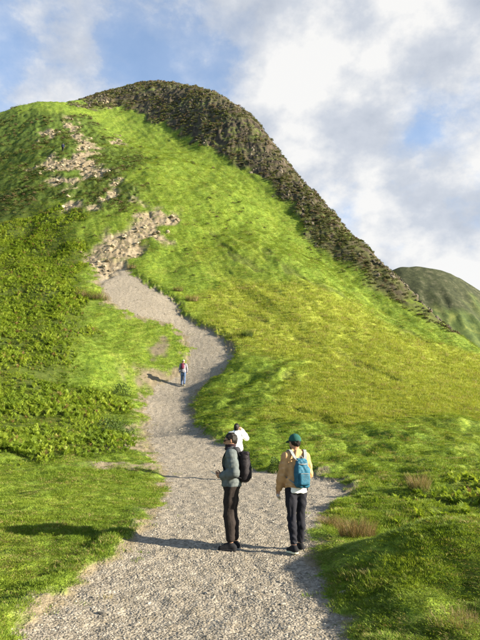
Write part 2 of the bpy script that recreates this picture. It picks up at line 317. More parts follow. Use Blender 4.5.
# ------------------------------------------------------------------ ground materials
def mat_ground():
    m, nt, b = new_mat('turf_gravel_rock'); P = pos(nt)
    big = noise(nt, P, 0.06, 4, .6); mid = noise(nt, P, 0.45, 5, .6); fine = noise(nt, P, 3.0, 6, .72); grain = noise(nt, P, 38, 3, .6)
    sp = mk(nt, 'ShaderNodeSeparateXYZ'); setin(nt, sp.inputs[0], P)
    turf = ramp(nt, mix(nt, 'MIX', .75, mid, fine), [(.34, (.046, .080, .009)), (.50, (.112, .166, .018)), (.66, (.180, .226, .031))])
    mpn = mk(nt, 'ShaderNodeMapping'); setin(nt, mpn.inputs[0], P); mpn.inputs['Rotation'].default_value = (0, 0, R(-26)); mpn.inputs['Scale'].default_value = (.9, .07, .07)
    strk = noise(nt, mpn.outputs[0], .9, 6, .66)
    turf = mix(nt, 'MULTIPLY', .6, turf, ramp(nt, strk, [(.34, (.58, .66, .5)), (.5, (1, 1, 1)), (.68, (1.4, 1.28, 1.15))]))
    dry = ramp(nt, fine, [(.3, (.13, .11, .032)), (.7, (.25, .21, .075))])
    turf = mix(nt, 'MIX', ramp(nt, mid, [(.56, (0,)*3), (.74, (.34,)*3)]), turf, dry)
    lime = ramp(nt, mix(nt, 'MIX', .75, mid, fine), [(.33, (.125, .155, .016)), (.5, (.215, .250, .031)), (.67, (.310, .325, .060))])
    turf = mix(nt, 'MIX', attr(nt, 'yellow'), turf, lime)
    nap = noise(nt, P, 11, 4, .75); turf = mix(nt, 'MULTIPLY', .9, turf, ramp(nt, nap, [(.36, (.48, .52, .45)), (.5, (1, 1, 1)), (.64, (1.5, 1.42, 1.35))]))
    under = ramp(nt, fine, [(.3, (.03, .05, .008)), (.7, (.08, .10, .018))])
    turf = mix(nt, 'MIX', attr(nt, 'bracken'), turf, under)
    heath = ramp(nt, mix(nt, 'MIX', .5, big, mid), [(.35, (.028, .040, .010)), (.6, (.05, .085, .014))])
    turf = mix(nt, 'MIX', mth(nt, 'MULTIPLY', attr(nt, 'heath'), .75), turf, heath)
    peat = ramp(nt, fine, [(.3, (.030, .024, .014)), (.7, (.075, .06, .032))])
    turf = mix(nt, 'MIX', mth(nt, 'MULTIPLY', attr(nt, 'track'), .55), turf, peat)
    # bare soil at the margins of the path
    soil = ramp(nt, mix(nt, 'MIX', .5, fine, grain), [(.3, (.10, .080, .050)), (.7, (.225, .185, .120))])
    # gravel
    vo = mk(nt, 'ShaderNodeTexVoronoi'); setin(nt, vo.inputs['Vector'], P); vo.inputs['Scale'].default_value = 34
    vo2 = mk(nt, 'ShaderNodeTexVoronoi'); setin(nt, vo2.inputs['Vector'], P); vo2.inputs['Scale'].default_value = 11
    gv = ramp(nt, vo.outputs['Color'], [(.1, (.135, .117, .092)), (.5, (.222, .197, .160)), (.9, (.31, .28, .232))])
    gv = mix(nt, 'MULTIPLY', .5, gv, ramp(nt, vo2.outputs['Color'], [(.1, (.6, .59, .57)), (.9, (1.3, 1.28, 1.25))]))
    gv = mix(nt, 'MULTIPLY', .6, gv, ramp(nt, mid, [(.3, (.75, .73, .70)), (.7, (1.1, 1.06, 1.0))]))
    gv = mix(nt, 'MIX', ramp(nt, fine, [(.50, (0,)*3), (.72, (.55,)*3)]), gv, soil)
    col = mix(nt, 'MIX', attr(nt, 'soil'), turf, soil); col = mix(nt, 'MIX', attr(nt, 'path'), col, gv)
    # scree: pale broken stone and tan earth
    vs = mk(nt, 'ShaderNodeTexVoronoi'); setin(nt, vs.inputs['Vector'], P); vs.inputs['Scale'].default_value = 1.6
    st = ramp(nt, vs.outputs['Color'], [(.1, (.13, .10, .065)), (.5, (.235, .185, .120)), (.9, (.36, .295, .205))])
    col = mix(nt, 'MIX', attr(nt, 'scree'), col, mix(nt, 'MIX', .45, st, soil))
    # crag rock with heather and moss on its ledges
    rk = ramp(nt, mix(nt, 'MIX', .5, mid, fine), [(.32, (.026, .021, .014)), (.52, (.060, .047, .032)), (.72, (.135, .112, .084))])
    mpv = mk(nt, 'ShaderNodeMapping'); setin(nt, mpv.inputs[0], P); mpv.inputs['Scale'].default_value = (1.2, .5, .22)
    rk = mix(nt, 'MULTIPLY', .9, rk, ramp(nt, noise(nt, mpv.outputs[0], .9, 6, .68), [(.36, (.30, .29, .27)), (.5, (.95, .95, .95)), (.66, (1.5, 1.45, 1.35))]))
    nz = mk(nt, 'ShaderNodeSeparateXYZ'); setin(nt, nz.inputs[0], mk(nt, 'ShaderNodeNewGeometry').outputs['Normal'])
    moss = ramp(nt, mth(nt, 'ADD', nz.outputs[2], mth(nt, 'MULTIPLY', mth(nt, 'SUBTRACT', mid, .5), .9)), [(.56, (0,)*3), (.80, (.85,)*3)])
    hea = ramp(nt, big, [(.38, (.040, .032, .015)), (.5, (.055, .056, .016)), (.62, (.080, .105, .016))])
    rk = mix(nt, 'MIX', moss, rk, hea)
    cap = ramp(nt, mth(nt, 'ADD', nz.outputs[2], mth(nt, 'MULTIPLY', mth(nt, 'SUBTRACT', big, .5), .5)), [(.80, (0,)*3), (.88, (1,)*3)])
    rk = mix(nt, 'MIX', cap, rk, ramp(nt, fine, [(.34, (.06, .085, .010)), (.66, (.15, .19, .02))]))
    col = mix(nt, 'MIX', attr(nt, 'crag'), col, rk)
    setin(nt, b.inputs['Base Color'], col); b.inputs['Roughness'].default_value = .95
    hgt = mth(nt, 'ADD', mth(nt, 'MULTIPLY', vo.outputs['Distance'], -.4), mth(nt, 'ADD', mth(nt, 'MULTIPLY', fine, 1.2), mth(nt, 'MULTIPLY', grain, .35)))
    bump(nt, b, hgt, .7, .05)
    return m
M_GROUND = mat_ground()

# ------------------------------------------------------------------ the ground sheet, finer where it is near
def build_ground():
    th = np.concatenate([np.linspace(-math.pi, -.56, 40)[:-1], np.linspace(-.56, .56, 640), np.linspace(.56, math.pi, 40)[1:]])
    lr = np.concatenate([np.linspace(math.log(.4), math.log(3.2), 18)[:-1], np.linspace(math.log(3.2), math.log(215), 960), np.linspace(math.log(215), math.log(6000), 40)[1:]])
    T, L = np.meshgrid(th, lr); r = np.exp(L); x = r * np.sin(T); y = r * np.cos(T); nr, nc = x.shape
    xf, yf = x.ravel(), y.ravel(); M = masks(xf, yf); z = height(xf, yf, M)
    dp = M['dpath']
    path = sst(.06, -.06, dp)
    at = dict(path=path, soil=M['soil'], heath=M['heath'], scree=M['scree'], crag=M['crag'], bracken=M['bracken'], yellow=M['yellow'], track=M['track'])
    V = np.stack([xf, yf, z], 1); idx = np.arange(nr * nc).reshape(nr, nc)
    Q = np.stack([idx[:-1, :-1], idx[:-1, 1:], idx[1:, 1:], idx[1:, :-1]], -1).reshape(-1, 4)[:, ::-1]
    c0 = nr * nc; V = np.vstack([V, [0, 0, z[:nc].mean()]])
    for k in at: at[k] = np.append(at[k], 1. if k == 'path' else 0.)
    fp = at['path'][Q].mean(1) > .5; fs = (at['scree'][Q].mean(1) > .5) & ~fp; fc = (at['crag'][Q].mean(1) > .5) & ~fp & ~fs
    def sub(name, Qs):
        u, inv = np.unique(Qs, return_inverse=True)
        me = mesh_from(name, V[u], inv.reshape(Qs.shape), M_GROUND, True, {k: v[u] for k, v in at.items()})
        return add(name, me, kind='structure')
    sub('hillside', Q[~(fp | fs | fc)]); sub('crag', Q[fc]); sub('scree_slope', Q[fs])
    po = sub('path', Q[fp])
    return po
build_ground()

# ------------------------------------------------------------------ plants: leaf materials
def leaf_mat(name, stops, dry=None, yellow=False, transl=.35, scale=.5):
    m = bpy.data.materials.new(name); m.use_nodes = True; nt = m.node_tree; nt.nodes.clear(); L = nt.links
    out = mk(nt, 'ShaderNodeOutputMaterial'); P = pos(nt)
    rnd = mk(nt, 'ShaderNodeObjectInfo').outputs['Random']
    f = mth(nt, 'ADD', mth(nt, 'MULTIPLY', mth(nt, 'ADD', noise(nt, P, scale, 4, .6), noise(nt, P, scale * 9, 3, .6)), .5), mth(nt, 'MULTIPLY', mth(nt, 'SUBTRACT', rnd, .5), .26))
    c = ramp(nt, f, stops)
    if yellow:
        mpn = mk(nt, 'ShaderNodeMapping'); setin(nt, mpn.inputs[0], P); mpn.inputs['Rotation'].default_value = (0, 0, R(-26)); mpn.inputs['Scale'].default_value = (.9, .07, .07)
        c = mix(nt, 'MULTIPLY', .6, c, ramp(nt, noise(nt, mpn.outputs[0], .9, 6, .66), [(.34, (.62, .70, .5)), (.5, (1, 1, 1)), (.68, (1.35, 1.22, 1.1))]))
        c = mix(nt, 'MIX', mth(nt, 'MULTIPLY', attr(nt, 'yellow', 'INSTANCER'), -.72, True), c, ramp(nt, f, [(.3, (.030, .045, .010)), (.5, (.060, .085, .014)), (.72, (.11, .14, .022))]))
        c = mix(nt, 'MIX', attr(nt, 'yellow', 'INSTANCER'), c, ramp(nt, f, [(.28, (.145, .180, .018)), (.5, (.240, .278, .034)), (.72, (.345, .355, .065))]))
    if dry:
        c = mix(nt, 'MIX', ramp(nt, mth(nt, 'ADD', rnd, mth(nt, 'MULTIPLY', mth(nt, 'SUBTRACT', noise(nt, P, .8, 3), .5), .9)), [(1 - dry[0], (0,)*3), (1 - dry[0] + .1, (1,)*3)]), c, dry[1])
    d = mk(nt, 'ShaderNodeBsdfPrincipled'); d.inputs['Roughness'].default_value = .6; d.inputs['Specular IOR Level'].default_value = .2; L.new(c, d.inputs['Base Color'])
    t = mk(nt, 'ShaderNodeBsdfTranslucent'); L.new(mix(nt, 'MULTIPLY', 1, c, (1.15, 1.1, .6)), t.inputs[0])
    ms = mk(nt, 'ShaderNodeMixShader'); ms.inputs[0].default_value = transl; L.new(d.outputs[0], ms.inputs[1]); L.new(t.outputs[0], ms.inputs[2]); L.new(ms.outputs[0], out.inputs[0])
    return m
GREEN = [(.28, (.075, .122, .012)), (.5, (.148, .214, .020)), (.72, (.225, .280, .034))]
M_GRASS = leaf_mat('grass_blades', GREEN, (.16, (.27, .22, .085)), True)
M_BRACKEN = leaf_mat('bracken_fronds', [(.25, (.090, .145, .015)), (.5, (.180, .250, .026)), (.75, (.285, .345, .046))], (.05, (.20, .14, .055)), True, .42, .22)
M_HEATH = leaf_mat('heather', [(.3, (.045, .045, .015)), (.5, (.075, .080, .020)), (.7, (.11, .14, .024))], (.25, (.11, .075, .040)), False, .2, .1)
M_RUSH = leaf_mat('dry_rush', [(.3, (.065, .042, .018)), (.5, (.145, .10, .042)), (.72, (.28, .215, .095))], None, False, .3, 2.)
M_RUSHG = leaf_mat('green_rush', [(.3, (.035, .055, .010)), (.5, (.075, .11, .018)), (.72, (.14, .17, .035))], (.2, (.2, .15, .06)), False, .3, 2.)
M_SHRUB = leaf_mat('shrub_leaf', [(.3, (.022, .042, .008)), (.5, (.048, .080, .013)), (.72, (.085, .13, .02))], None, False, .3, 2.)

# ------------------------------------------------------------------ plants: shapes
def strips(bl):
    """bl: list of polylines with widths -> ribbons two faces wide at most"""
    V, Fc = [], []
    for pts, ws, side in bl:
        n = len(pts); b = len(V)
        for p, w in zip(pts, ws):
            V.append(p - side * w); V.append(p + side * w)
        for i in range(n - 1): Fc.append((b + 2 * i, b + 2 * i + 1, b + 2 * i + 3, b + 2 * i + 2))
    return np.array(V), np.array(Fc)
def tuft(n, rad, h, w, lean, rng, seg=2):
    bl = []
    for _ in range(n):
        a = rng.uniform(0, 6.283); rr = rad * math.sqrt(rng.uniform()); d = a + rng.normal(0, .7)
        p0 = np.array([rr * math.cos(a), rr * math.sin(a), -.15 * h]); hh = h * rng.uniform(.55, 1.15); ln = lean * rng.uniform(.3, 1.3) * hh
        dv = np.array([math.cos(d), math.sin(d), 0]); sd = np.array([-dv[1], dv[0], 0]); tw = rng.uniform(-.8, .8); sd = sd * math.cos(tw) + dv * math.sin(tw)
        pts = [p0 + np.array([0, 0, 1]) * hh * 1.15 * t + dv * ln * t * t - np.array([0, 0, 1]) * .3 * ln * t * t for t in np.linspace(0, 1, seg + 1)]
        ws = [w * (1 - t ** 1.5) * .5 + w * .06 for t in np.linspace(0, 1, seg + 1)]
        bl.append((pts, ws, sd))
    return strips(bl)
def fern(nf, h, rng, pin=9, lean=.75):
    V, Fc = [], []
    for k in range(nf):
        a = 6.283 * k / nf + rng.normal(0, .4); dv = np.array([math.cos(a), math.sin(a), 0]); sd = np.array([-dv[1], dv[0], 0]); up = np.array([0, 0, 1.])
        Lf = h * rng.uniform(.75, 1.15); le = lean * rng.uniform(.6, 1.3)
        def at(t): return up * Lf * (t - .30 * le * t * t * t) + dv * le * Lf * .75 * t * t
        bl = [([at(t) for t in np.linspace(0, 1, 5)], [.008 * h] * 4 + [.003 * h], sd)]
        for i in range(pin):
            t = .28 + .7 * i / (pin - 1); p = at(t); tg = at(min(t + .05, 1.05)) - at(t - .05); tg /= np.linalg.norm(tg)
            ln = Lf * .36 * (1 - t) ** .8 + .025 * h
            for s in (-1, 1):
                e = sd * s * .85 + tg * .45 + up * rng.uniform(-.25, .05); e /= np.linalg.norm(e)
                wv = np.cross(e, up); wv = tg
                bl.append(([p, p + e * ln * .45, p + e * ln], [.02 * h, .052 * h * (1.15 - t * .6), .004 * h], wv))
        v, f = strips(bl); Fc.append(f + (0 if not V else sum(len(q) for q in V))); V.append(v)
    return np.concatenate(V), np.concatenate(Fc)
def bushy(n, rad, h, w, rng):
    """rounded clump of small leaf faces through its volume"""
    V, Fc = [], []
    for i in range(n):
        u = rng.normal(size=3); u /= np.linalg.norm(u); u[2] = abs(u[2]); q = rng.uniform(.35, 1) ** .5
        c = u * np.array([rad, rad, h]) * q * (1 + .18 * math.sin(5 * u[0] + 3 * u[1])); a = rng.normal(size=3); a /= np.linalg.norm(a); b = np.cross(a, rng.normal(size=3)); b /= np.linalg.norm(b)
        s = w * rng.uniform(.6, 1.3); k = len(V); V += [c - a * s, c + b * s * .45, c + a * s, c - b * s * .45]; Fc.append((k, k + 1, k + 2, k + 3))
    return np.array(V), np.array(Fc)
def stone(rng, sub=1, flat=.65):
    bm = bmesh.new(); bmesh.ops.create_icosphere(bm, subdivisions=sub, radius=1)
    for v in bm.verts: v.co *= 1 + rng.uniform(-.22, .18)
    ax = (rng.uniform(.8, 1.25), rng.uniform(.7, 1.0), flat * rng.uniform(.75, 1.2))
    V = np.array([[v.co.x * ax[0], v.co.y * ax[1], v.co.z * ax[2]] for v in bm.verts]); Fc = np.array([[v.index for v in f.verts] for f in bm.faces]); bm.free()
    return V, Fc

def proto_collection(name, shapes, mat, smooth=False):
    c = bpy.data.collections.new(name)
    for v, f in shapes:
        o = bpy.data.objects.new(name + '_piece', mesh_from(name + '_piece', v, f, mat, smooth)); c.objects.link(o)
    return c
def scatter(name, P, rot, scl, col, n_var, label, cat, yellow=None, rng=RNG):
    """one object of countless pieces: points carrying turn, size and tint, a piece set on each"""
    me = bpy.data.meshes.new(name); me.vertices.add(len(P)); me.vertices.foreach_set('co', np.asarray(P, np.float32).ravel())
    def fa(nm, ty, key, v): a = me.attributes.new(nm, ty, 'POINT'); a.data.foreach_set(key, v)
    fa('turn', 'FLOAT_VECTOR', 'vector', np.asarray(rot, np.float32).ravel()); fa('size', 'FLOAT_VECTOR', 'vector', np.asarray(scl, np.float32).ravel())
    fa('pick', 'INT', 'value', rng.integers(0, n_var, len(P)).astype(np.int32))
    fa('yellow', 'FLOAT', 'value', np.asarray(yellow if yellow is not None else np.zeros(len(P)), np.float32))
    o = add(name, me, kind='stuff', label=label, category=cat)
    ng = bpy.data.node_groups.new(name, 'GeometryNodeTree'); ng.interface.new_socket('Geometry', in_out='INPUT', socket_type='NodeSocketGeometry'); ng.interface.new_socket('Geometry', in_out='OUTPUT', socket_type='NodeSocketGeometry')
    gi = ng.nodes.new('NodeGroupInput'); go = ng.nodes.new('NodeGroupOutput'); ip = ng.nodes.new('GeometryNodeInstanceOnPoints'); ci = ng.nodes.new('GeometryNodeCollectionInfo')
    ci.inputs['Collection'].default_value = col; ci.inputs['Separate Children'].default_value = True; ci.inputs['Reset Children'].default_value = True
    def na(nm, ty): n = ng.nodes.new('GeometryNodeInputNamedAttribute'); n.data_type = ty; n.inputs[0].default_value = nm; return n.outputs[0]
    ip.inputs['Pick Instance'].default_value = True
    for s, v in (('Points', gi.outputs[0]), ('Instance', ci.outputs[0]), ('Instance Index', na('pick', 'INT')), ('Scale', na('size', 'FLOAT_VECTOR'))): ng.links.new(v, ip.inputs[s])
    er = ng.nodes.new('FunctionNodeEulerToRotation'); ng.links.new(na('turn', 'FLOAT_VECTOR'), er.inputs[0]); ng.links.new(er.outputs[0], ip.inputs['Rotation'])
    ng.links.new(ip.outputs[0], go.inputs[0]); o.modifiers.new('scatter', 'NODES').node_group = ng
    return o
def cand(n, r0, r1, th=.56, power=2):
    """points in plan; crowding falls off with distance (power 2) or stays even (power 0)"""
    t = RNG.uniform(-th, th, n); u = RNG.uniform(0, 1, n)
    r = r0 * (r1 / r0) ** u if power == 2 else np.sqrt(r0 * r0 + u * (r1 * r1 - r0 * r0))
    return r * np.sin(t), r * np.cos(t), r
def turns(n, tilt=.12): return np.stack([RNG.normal(0, tilt, n), RNG.normal(0, tilt, n), RNG.uniform(0, 6.283, n)], 1)
def vegetation():
    rg = np.random.default_rng(5)
    # turf
    x, y, r = (np.concatenate(q) for q in zip(cand(210000, 4.3, 120), cand(50000, 25, 70), cand(60000, 60, 150))); M = masks(x, y); dp = M['dpath']
    dens = np.maximum(sst(-.02, .25, dp), .16 * (dp > -.28) * (fbm(x * 2, y * 2, 2, 179) > .15)) * (1 - M['crag']) * (1 - .9 * M['scree']) * (1 - .55 * M['track']) * (1 - .93 * M['soil'])
    edge = sst(.5, .1, dp) * (fbm(x * 1.1, y * 1.1, 2, 171) > .0) * .5                   # worn margin
    k = RNG.uniform(0, 1, len(x)) < dens * (1 - edge) * (.45 + .55 * (fbm(x * .9, y * .9, 3, 175) > -.45)); x, y, r = x[k], y[k], r[k]; M = {a: b[k] for a, b in M.items()}
    z = height(x, y, M); n = len(x)
    lush = np.clip(.75 + .7 * fbm(x * .5, y * .5, 3, 173) + .35 * M['yellow'] - .15 * sst(.9, 1.6, x) * sst(11, 8, y), .35, 1.6)
    s = (r / 8) ** .5 * RNG.uniform(.6, 1.3, n); hs = s ** .5 * lush * np.where((r < 20) & (x < 0), .7, np.where((y < 9.6) & (x > .8), .5, .85)) * (1 + .5 * M['yellow']) * (1 + sst(25, 60, r) * .5) * (1 - .35 * (r > 25) * (M['yellow'] < .3))
    c = proto_collection('grass_tuft', [tuft(26, .10, .052, .0062, .8, rg) for _ in range(5)], M_GRASS)
    scatter('grass', np.stack([x, y, z], 1), turns(n), np.stack([s, s, hs], 1), c, 5, 'short green turf covering the hillside and the ground beside the path', 'grass', M['yellow'] - M['heath'])
    # bracken: tall beds on the left, low young growth on the sunny slope
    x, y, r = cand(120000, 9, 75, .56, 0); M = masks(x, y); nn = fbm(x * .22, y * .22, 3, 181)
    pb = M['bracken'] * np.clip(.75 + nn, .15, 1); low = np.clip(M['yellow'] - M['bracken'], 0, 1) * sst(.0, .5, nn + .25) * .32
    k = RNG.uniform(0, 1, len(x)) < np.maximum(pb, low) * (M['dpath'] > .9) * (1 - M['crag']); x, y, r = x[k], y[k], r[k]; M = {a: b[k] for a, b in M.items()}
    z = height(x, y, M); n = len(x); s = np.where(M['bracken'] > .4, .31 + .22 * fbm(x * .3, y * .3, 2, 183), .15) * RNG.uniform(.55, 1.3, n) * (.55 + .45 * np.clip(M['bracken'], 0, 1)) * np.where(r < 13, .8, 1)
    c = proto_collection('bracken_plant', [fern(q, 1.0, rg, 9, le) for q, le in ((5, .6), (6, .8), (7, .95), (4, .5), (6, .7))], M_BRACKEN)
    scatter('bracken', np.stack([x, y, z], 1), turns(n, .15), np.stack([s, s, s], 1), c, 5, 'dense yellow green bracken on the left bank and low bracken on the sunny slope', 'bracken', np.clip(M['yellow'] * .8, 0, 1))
    # heather on the crag and the dark upper hill
    x, y, r = (np.concatenate(q) for q in zip(cand(44000, 50, 205, .5, 0), cand(16000, 46, 90, .5, 0))); M = masks(x, y); k = RNG.uniform(0, 1, len(x)) < np.maximum(M['crag'] * np.clip(.5 + 1.2 * fbm(x * .12, y * .12, 3, 191), 0, .85), np.maximum(M['heath'] * (1 - M['scree']) * .5 * sst(-.1, .35, fbm(x * .16, y * .16, 3, 193)), .05 * (M['dpath'] > 3) * (fbm(x * .09, y * .05, 3, 195) > .28))); x, y, r = x[k], y[k], r[k]; M = {a: b[k] for a, b in M.items()}
    z = height(x, y, M); n = len(x); s = RNG.uniform(.22, .6, n) * np.clip(r / 100, .5, 1.1)
    c = proto_collection('heather_clump', [bushy(130, .8, .5, .15, rg) for _ in range(4)], M_HEATH)
    scatter('heather', np.stack([x, y, z], 1), turns(n, .1), np.stack([s, s, s * RNG.uniform(.7, 1.5, n)], 1), c, 4, 'dark brown heather clinging to the crag below the summit', 'heather')
vegetation()

# ------------------------------------------------------------------ stones
def mat_stone(name, a, b, c):
    m, nt, bs = new_mat(name); rnd = mk(nt, 'ShaderNodeObjectInfo').outputs['Random']; P = pos(nt)
    f = mth(nt, 'ADD', mth(nt, 'MULTIPLY', rnd, .7), mth(nt, 'MULTIPLY', noise(nt, P, 9, 4, .65), .4)); setin(nt, bs.inputs['Base Color'], ramp(nt, f, [(.2, a), (.55, b), (.9, c)])); bump(nt, bs, noise(nt, P, 40, 4), .4, .02)
    return m
M_GRAVEL = mat_stone('gravel', (.125, .11, .088), (.205, .183, .15), (.30, .272, .226))
M_SCREE = mat_stone('scree_stone', (.11, .088, .058), (.215, .172, .115), (.34, .285, .20))
M_CRAG = mat_stone('crag_stone', (.026, .022, .016), (.060, .050, .036), (.12, .102, .078))
def stones():
    rg = np.random.default_rng(8)
    x, y, r = cand(180000, 4.0, 60, .5); M = masks(x, y); k = ((M['dpath'] < .10 - .6 * RNG.uniform(0, 1, len(x)) ** 4) | ((M['soil'] > .5) & (RNG.uniform(0, 1, len(x)) < .4))) & (RNG.uniform(0, 1, len(x)) < np.clip(.55 + .9 * fbm(x * .8, y * .8, 3, 201), .08, 1)); x, y, r = x[k], y[k], r[k]; M = {a: b[k] for a, b in M.items()}
    z = height(x, y, M); n = len(x); s = .0054 * RNG.lognormal(0, .5, n).clip(.4, 4.0) * (r / 6) ** .6
    c = proto_collection('pebble', [stone(rg, 1, .6) for _ in range(6)], M_GRAVEL)
    scatter('gravel', np.stack([x, y, z + s * .15], 1), turns(n, .3), np.stack([s, s, s], 1), c, 6, 'loose grey gravel strewn over the walking path', 'gravel')
    x, y, r = cand(60000, 45, 170, .5, 0); M = masks(x, y); k = RNG.uniform(0, 1, len(x)) < M['scree'] * np.clip(.5 + fbm(x * .5, y * .5, 2, 207), .1, .9); x, y, r = x[k], y[k], r[k]; M = {a: b[k] for a, b in M.items()}
    z = height(x, y, M); n = len(x); s = .10 * RNG.lognormal(0, .6, n).clip(.4, 4) * (r / 70) ** .5
    c = proto_collection('scree_piece', [stone(rg, 1, .7) for _ in range(6)], M_SCREE)
    scatter('loose_stones', np.stack([x, y, z + s * .2], 1), turns(n, .35), np.stack([s, s, s], 1), c, 6, 'pale broken stones littering the eroded slope above the path', 'stones')
    x, y, r = (np.concatenate(q) for q in zip(cand(32000, 50, 200, .5, 0), cand(14000, 46, 90, .5, 0))); M = masks(x, y); k = RNG.uniform(0, 1, len(x)) < M['crag'] * np.clip(.2 + 1.2 * fbm(x * .1, y * .1, 3, 205), 0, .6); x, y, r = x[k], y[k], r[k]; M = {a: b[k] for a, b in M.items()}
    z = height(x, y, M); n = len(x); s = .19 * RNG.lognormal(0, .5, n).clip(.4, 2.2) * (r / 100) ** .5
    c = proto_collection('crag_piece', [stone(rg, 1, 1.5) for _ in range(6)], M_CRAG)
    scatter('crag_stones', np.stack([x, y, z - .35 * s], 1), turns(n, .3), np.stack([s, s, s], 1), c, 6, 'dark fractured rocks jutting from the crag below the summit', 'rocks')
stones()

# ------------------------------------------------------------------ the fell across the valley
def far_fell():
    prof = [(-500,430),(0,360),(200,330),(330,298),(380,276),(398,268.5),(415,267),(432,268.5),(448,272),(463,278),(474,284),(490,296),(530,322),(620,350),(800,385),(1100,420)]
    Yr = 900.; X = []; Z = []
    for px, py in prof:
        rx, ry, rz = ray(px, py); X.append(rx / ry * Yr); Z.append(EYE + rz / ry * Yr)
    gx, gy = np.meshgrid(np.linspace(-400, 900, 330), np.concatenate([np.linspace(420, 1000, 190), np.linspace(1010, 1700, 25)]))
    x, y = gx.ravel(), gy.ravel(); rdg = np.interp(x * 1.0, X, Z); yr = Yr + 25 * fbm(x * .006, y * 0, 2, 301); t = (yr - y) / (yr - 430)
    front = np.interp(t, [-.1, 0, .10, .26, .5, .8, 1.05], [.98, 1, .86, .62, .33, .05, -.1])
    back = np.interp(-t, [0, .3, 1.7], [1, .85, -.2])
    s = np.where(t >= 0, front, back); z = -90 + (rdg + 90) * np.clip(s, -.1, 1)
    w = sst(0, .15, t); rough = sst(.45, .15, t) * w
    z += (7 * fbm(x * .014, y * .008, 4, 313) * w + 4 * fbm(x * .05, y * .016, 5, 321, gain=.6) * rough) * .8 + 3.0 * fbm(x * .05, y * .03, 4, 331) * w
    m, nt, b = new_mat('far_fell_ground'); P = pos(nt); at = attr(nt, 'upland_shade'); n1 = noise(nt, P, .022, 6, .65); n2 = noise(nt, P, .10, 7, .72)
    low = ramp(nt, mix(nt, 'MIX', .45, n1, n2), [(.38, (.026, .044, .012)), (.5, (.060, .085, .020)), (.62, (.145, .160, .040))])  # green foot of the fell, its sunlit look painted as a lighter tone
    up = ramp(nt, n2, [(.32, (.014, .018, .009)), (.52, (.034, .040, .017)), (.70, (.085, .082, .050))])  # dark heather and crag, with cloud shadow painted into the colour
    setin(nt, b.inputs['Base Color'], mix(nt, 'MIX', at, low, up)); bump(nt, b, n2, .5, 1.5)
    idx = np.arange(len(x)).reshape(gx.shape); Q = np.stack([idx[:-1, :-1], idx[:-1, 1:], idx[1:, 1:], idx[1:, :-1]], -1).reshape(-1, 4)
    up_shade = sst(.23, .11, t + .10 * fbm(x * .02, y * .02, 3, 341))
    add('far_fell', mesh_from('far_fell', np.stack([x, y, z], 1), Q, m, True, {'upland_shade': up_shade}), kind='structure')
far_fell()

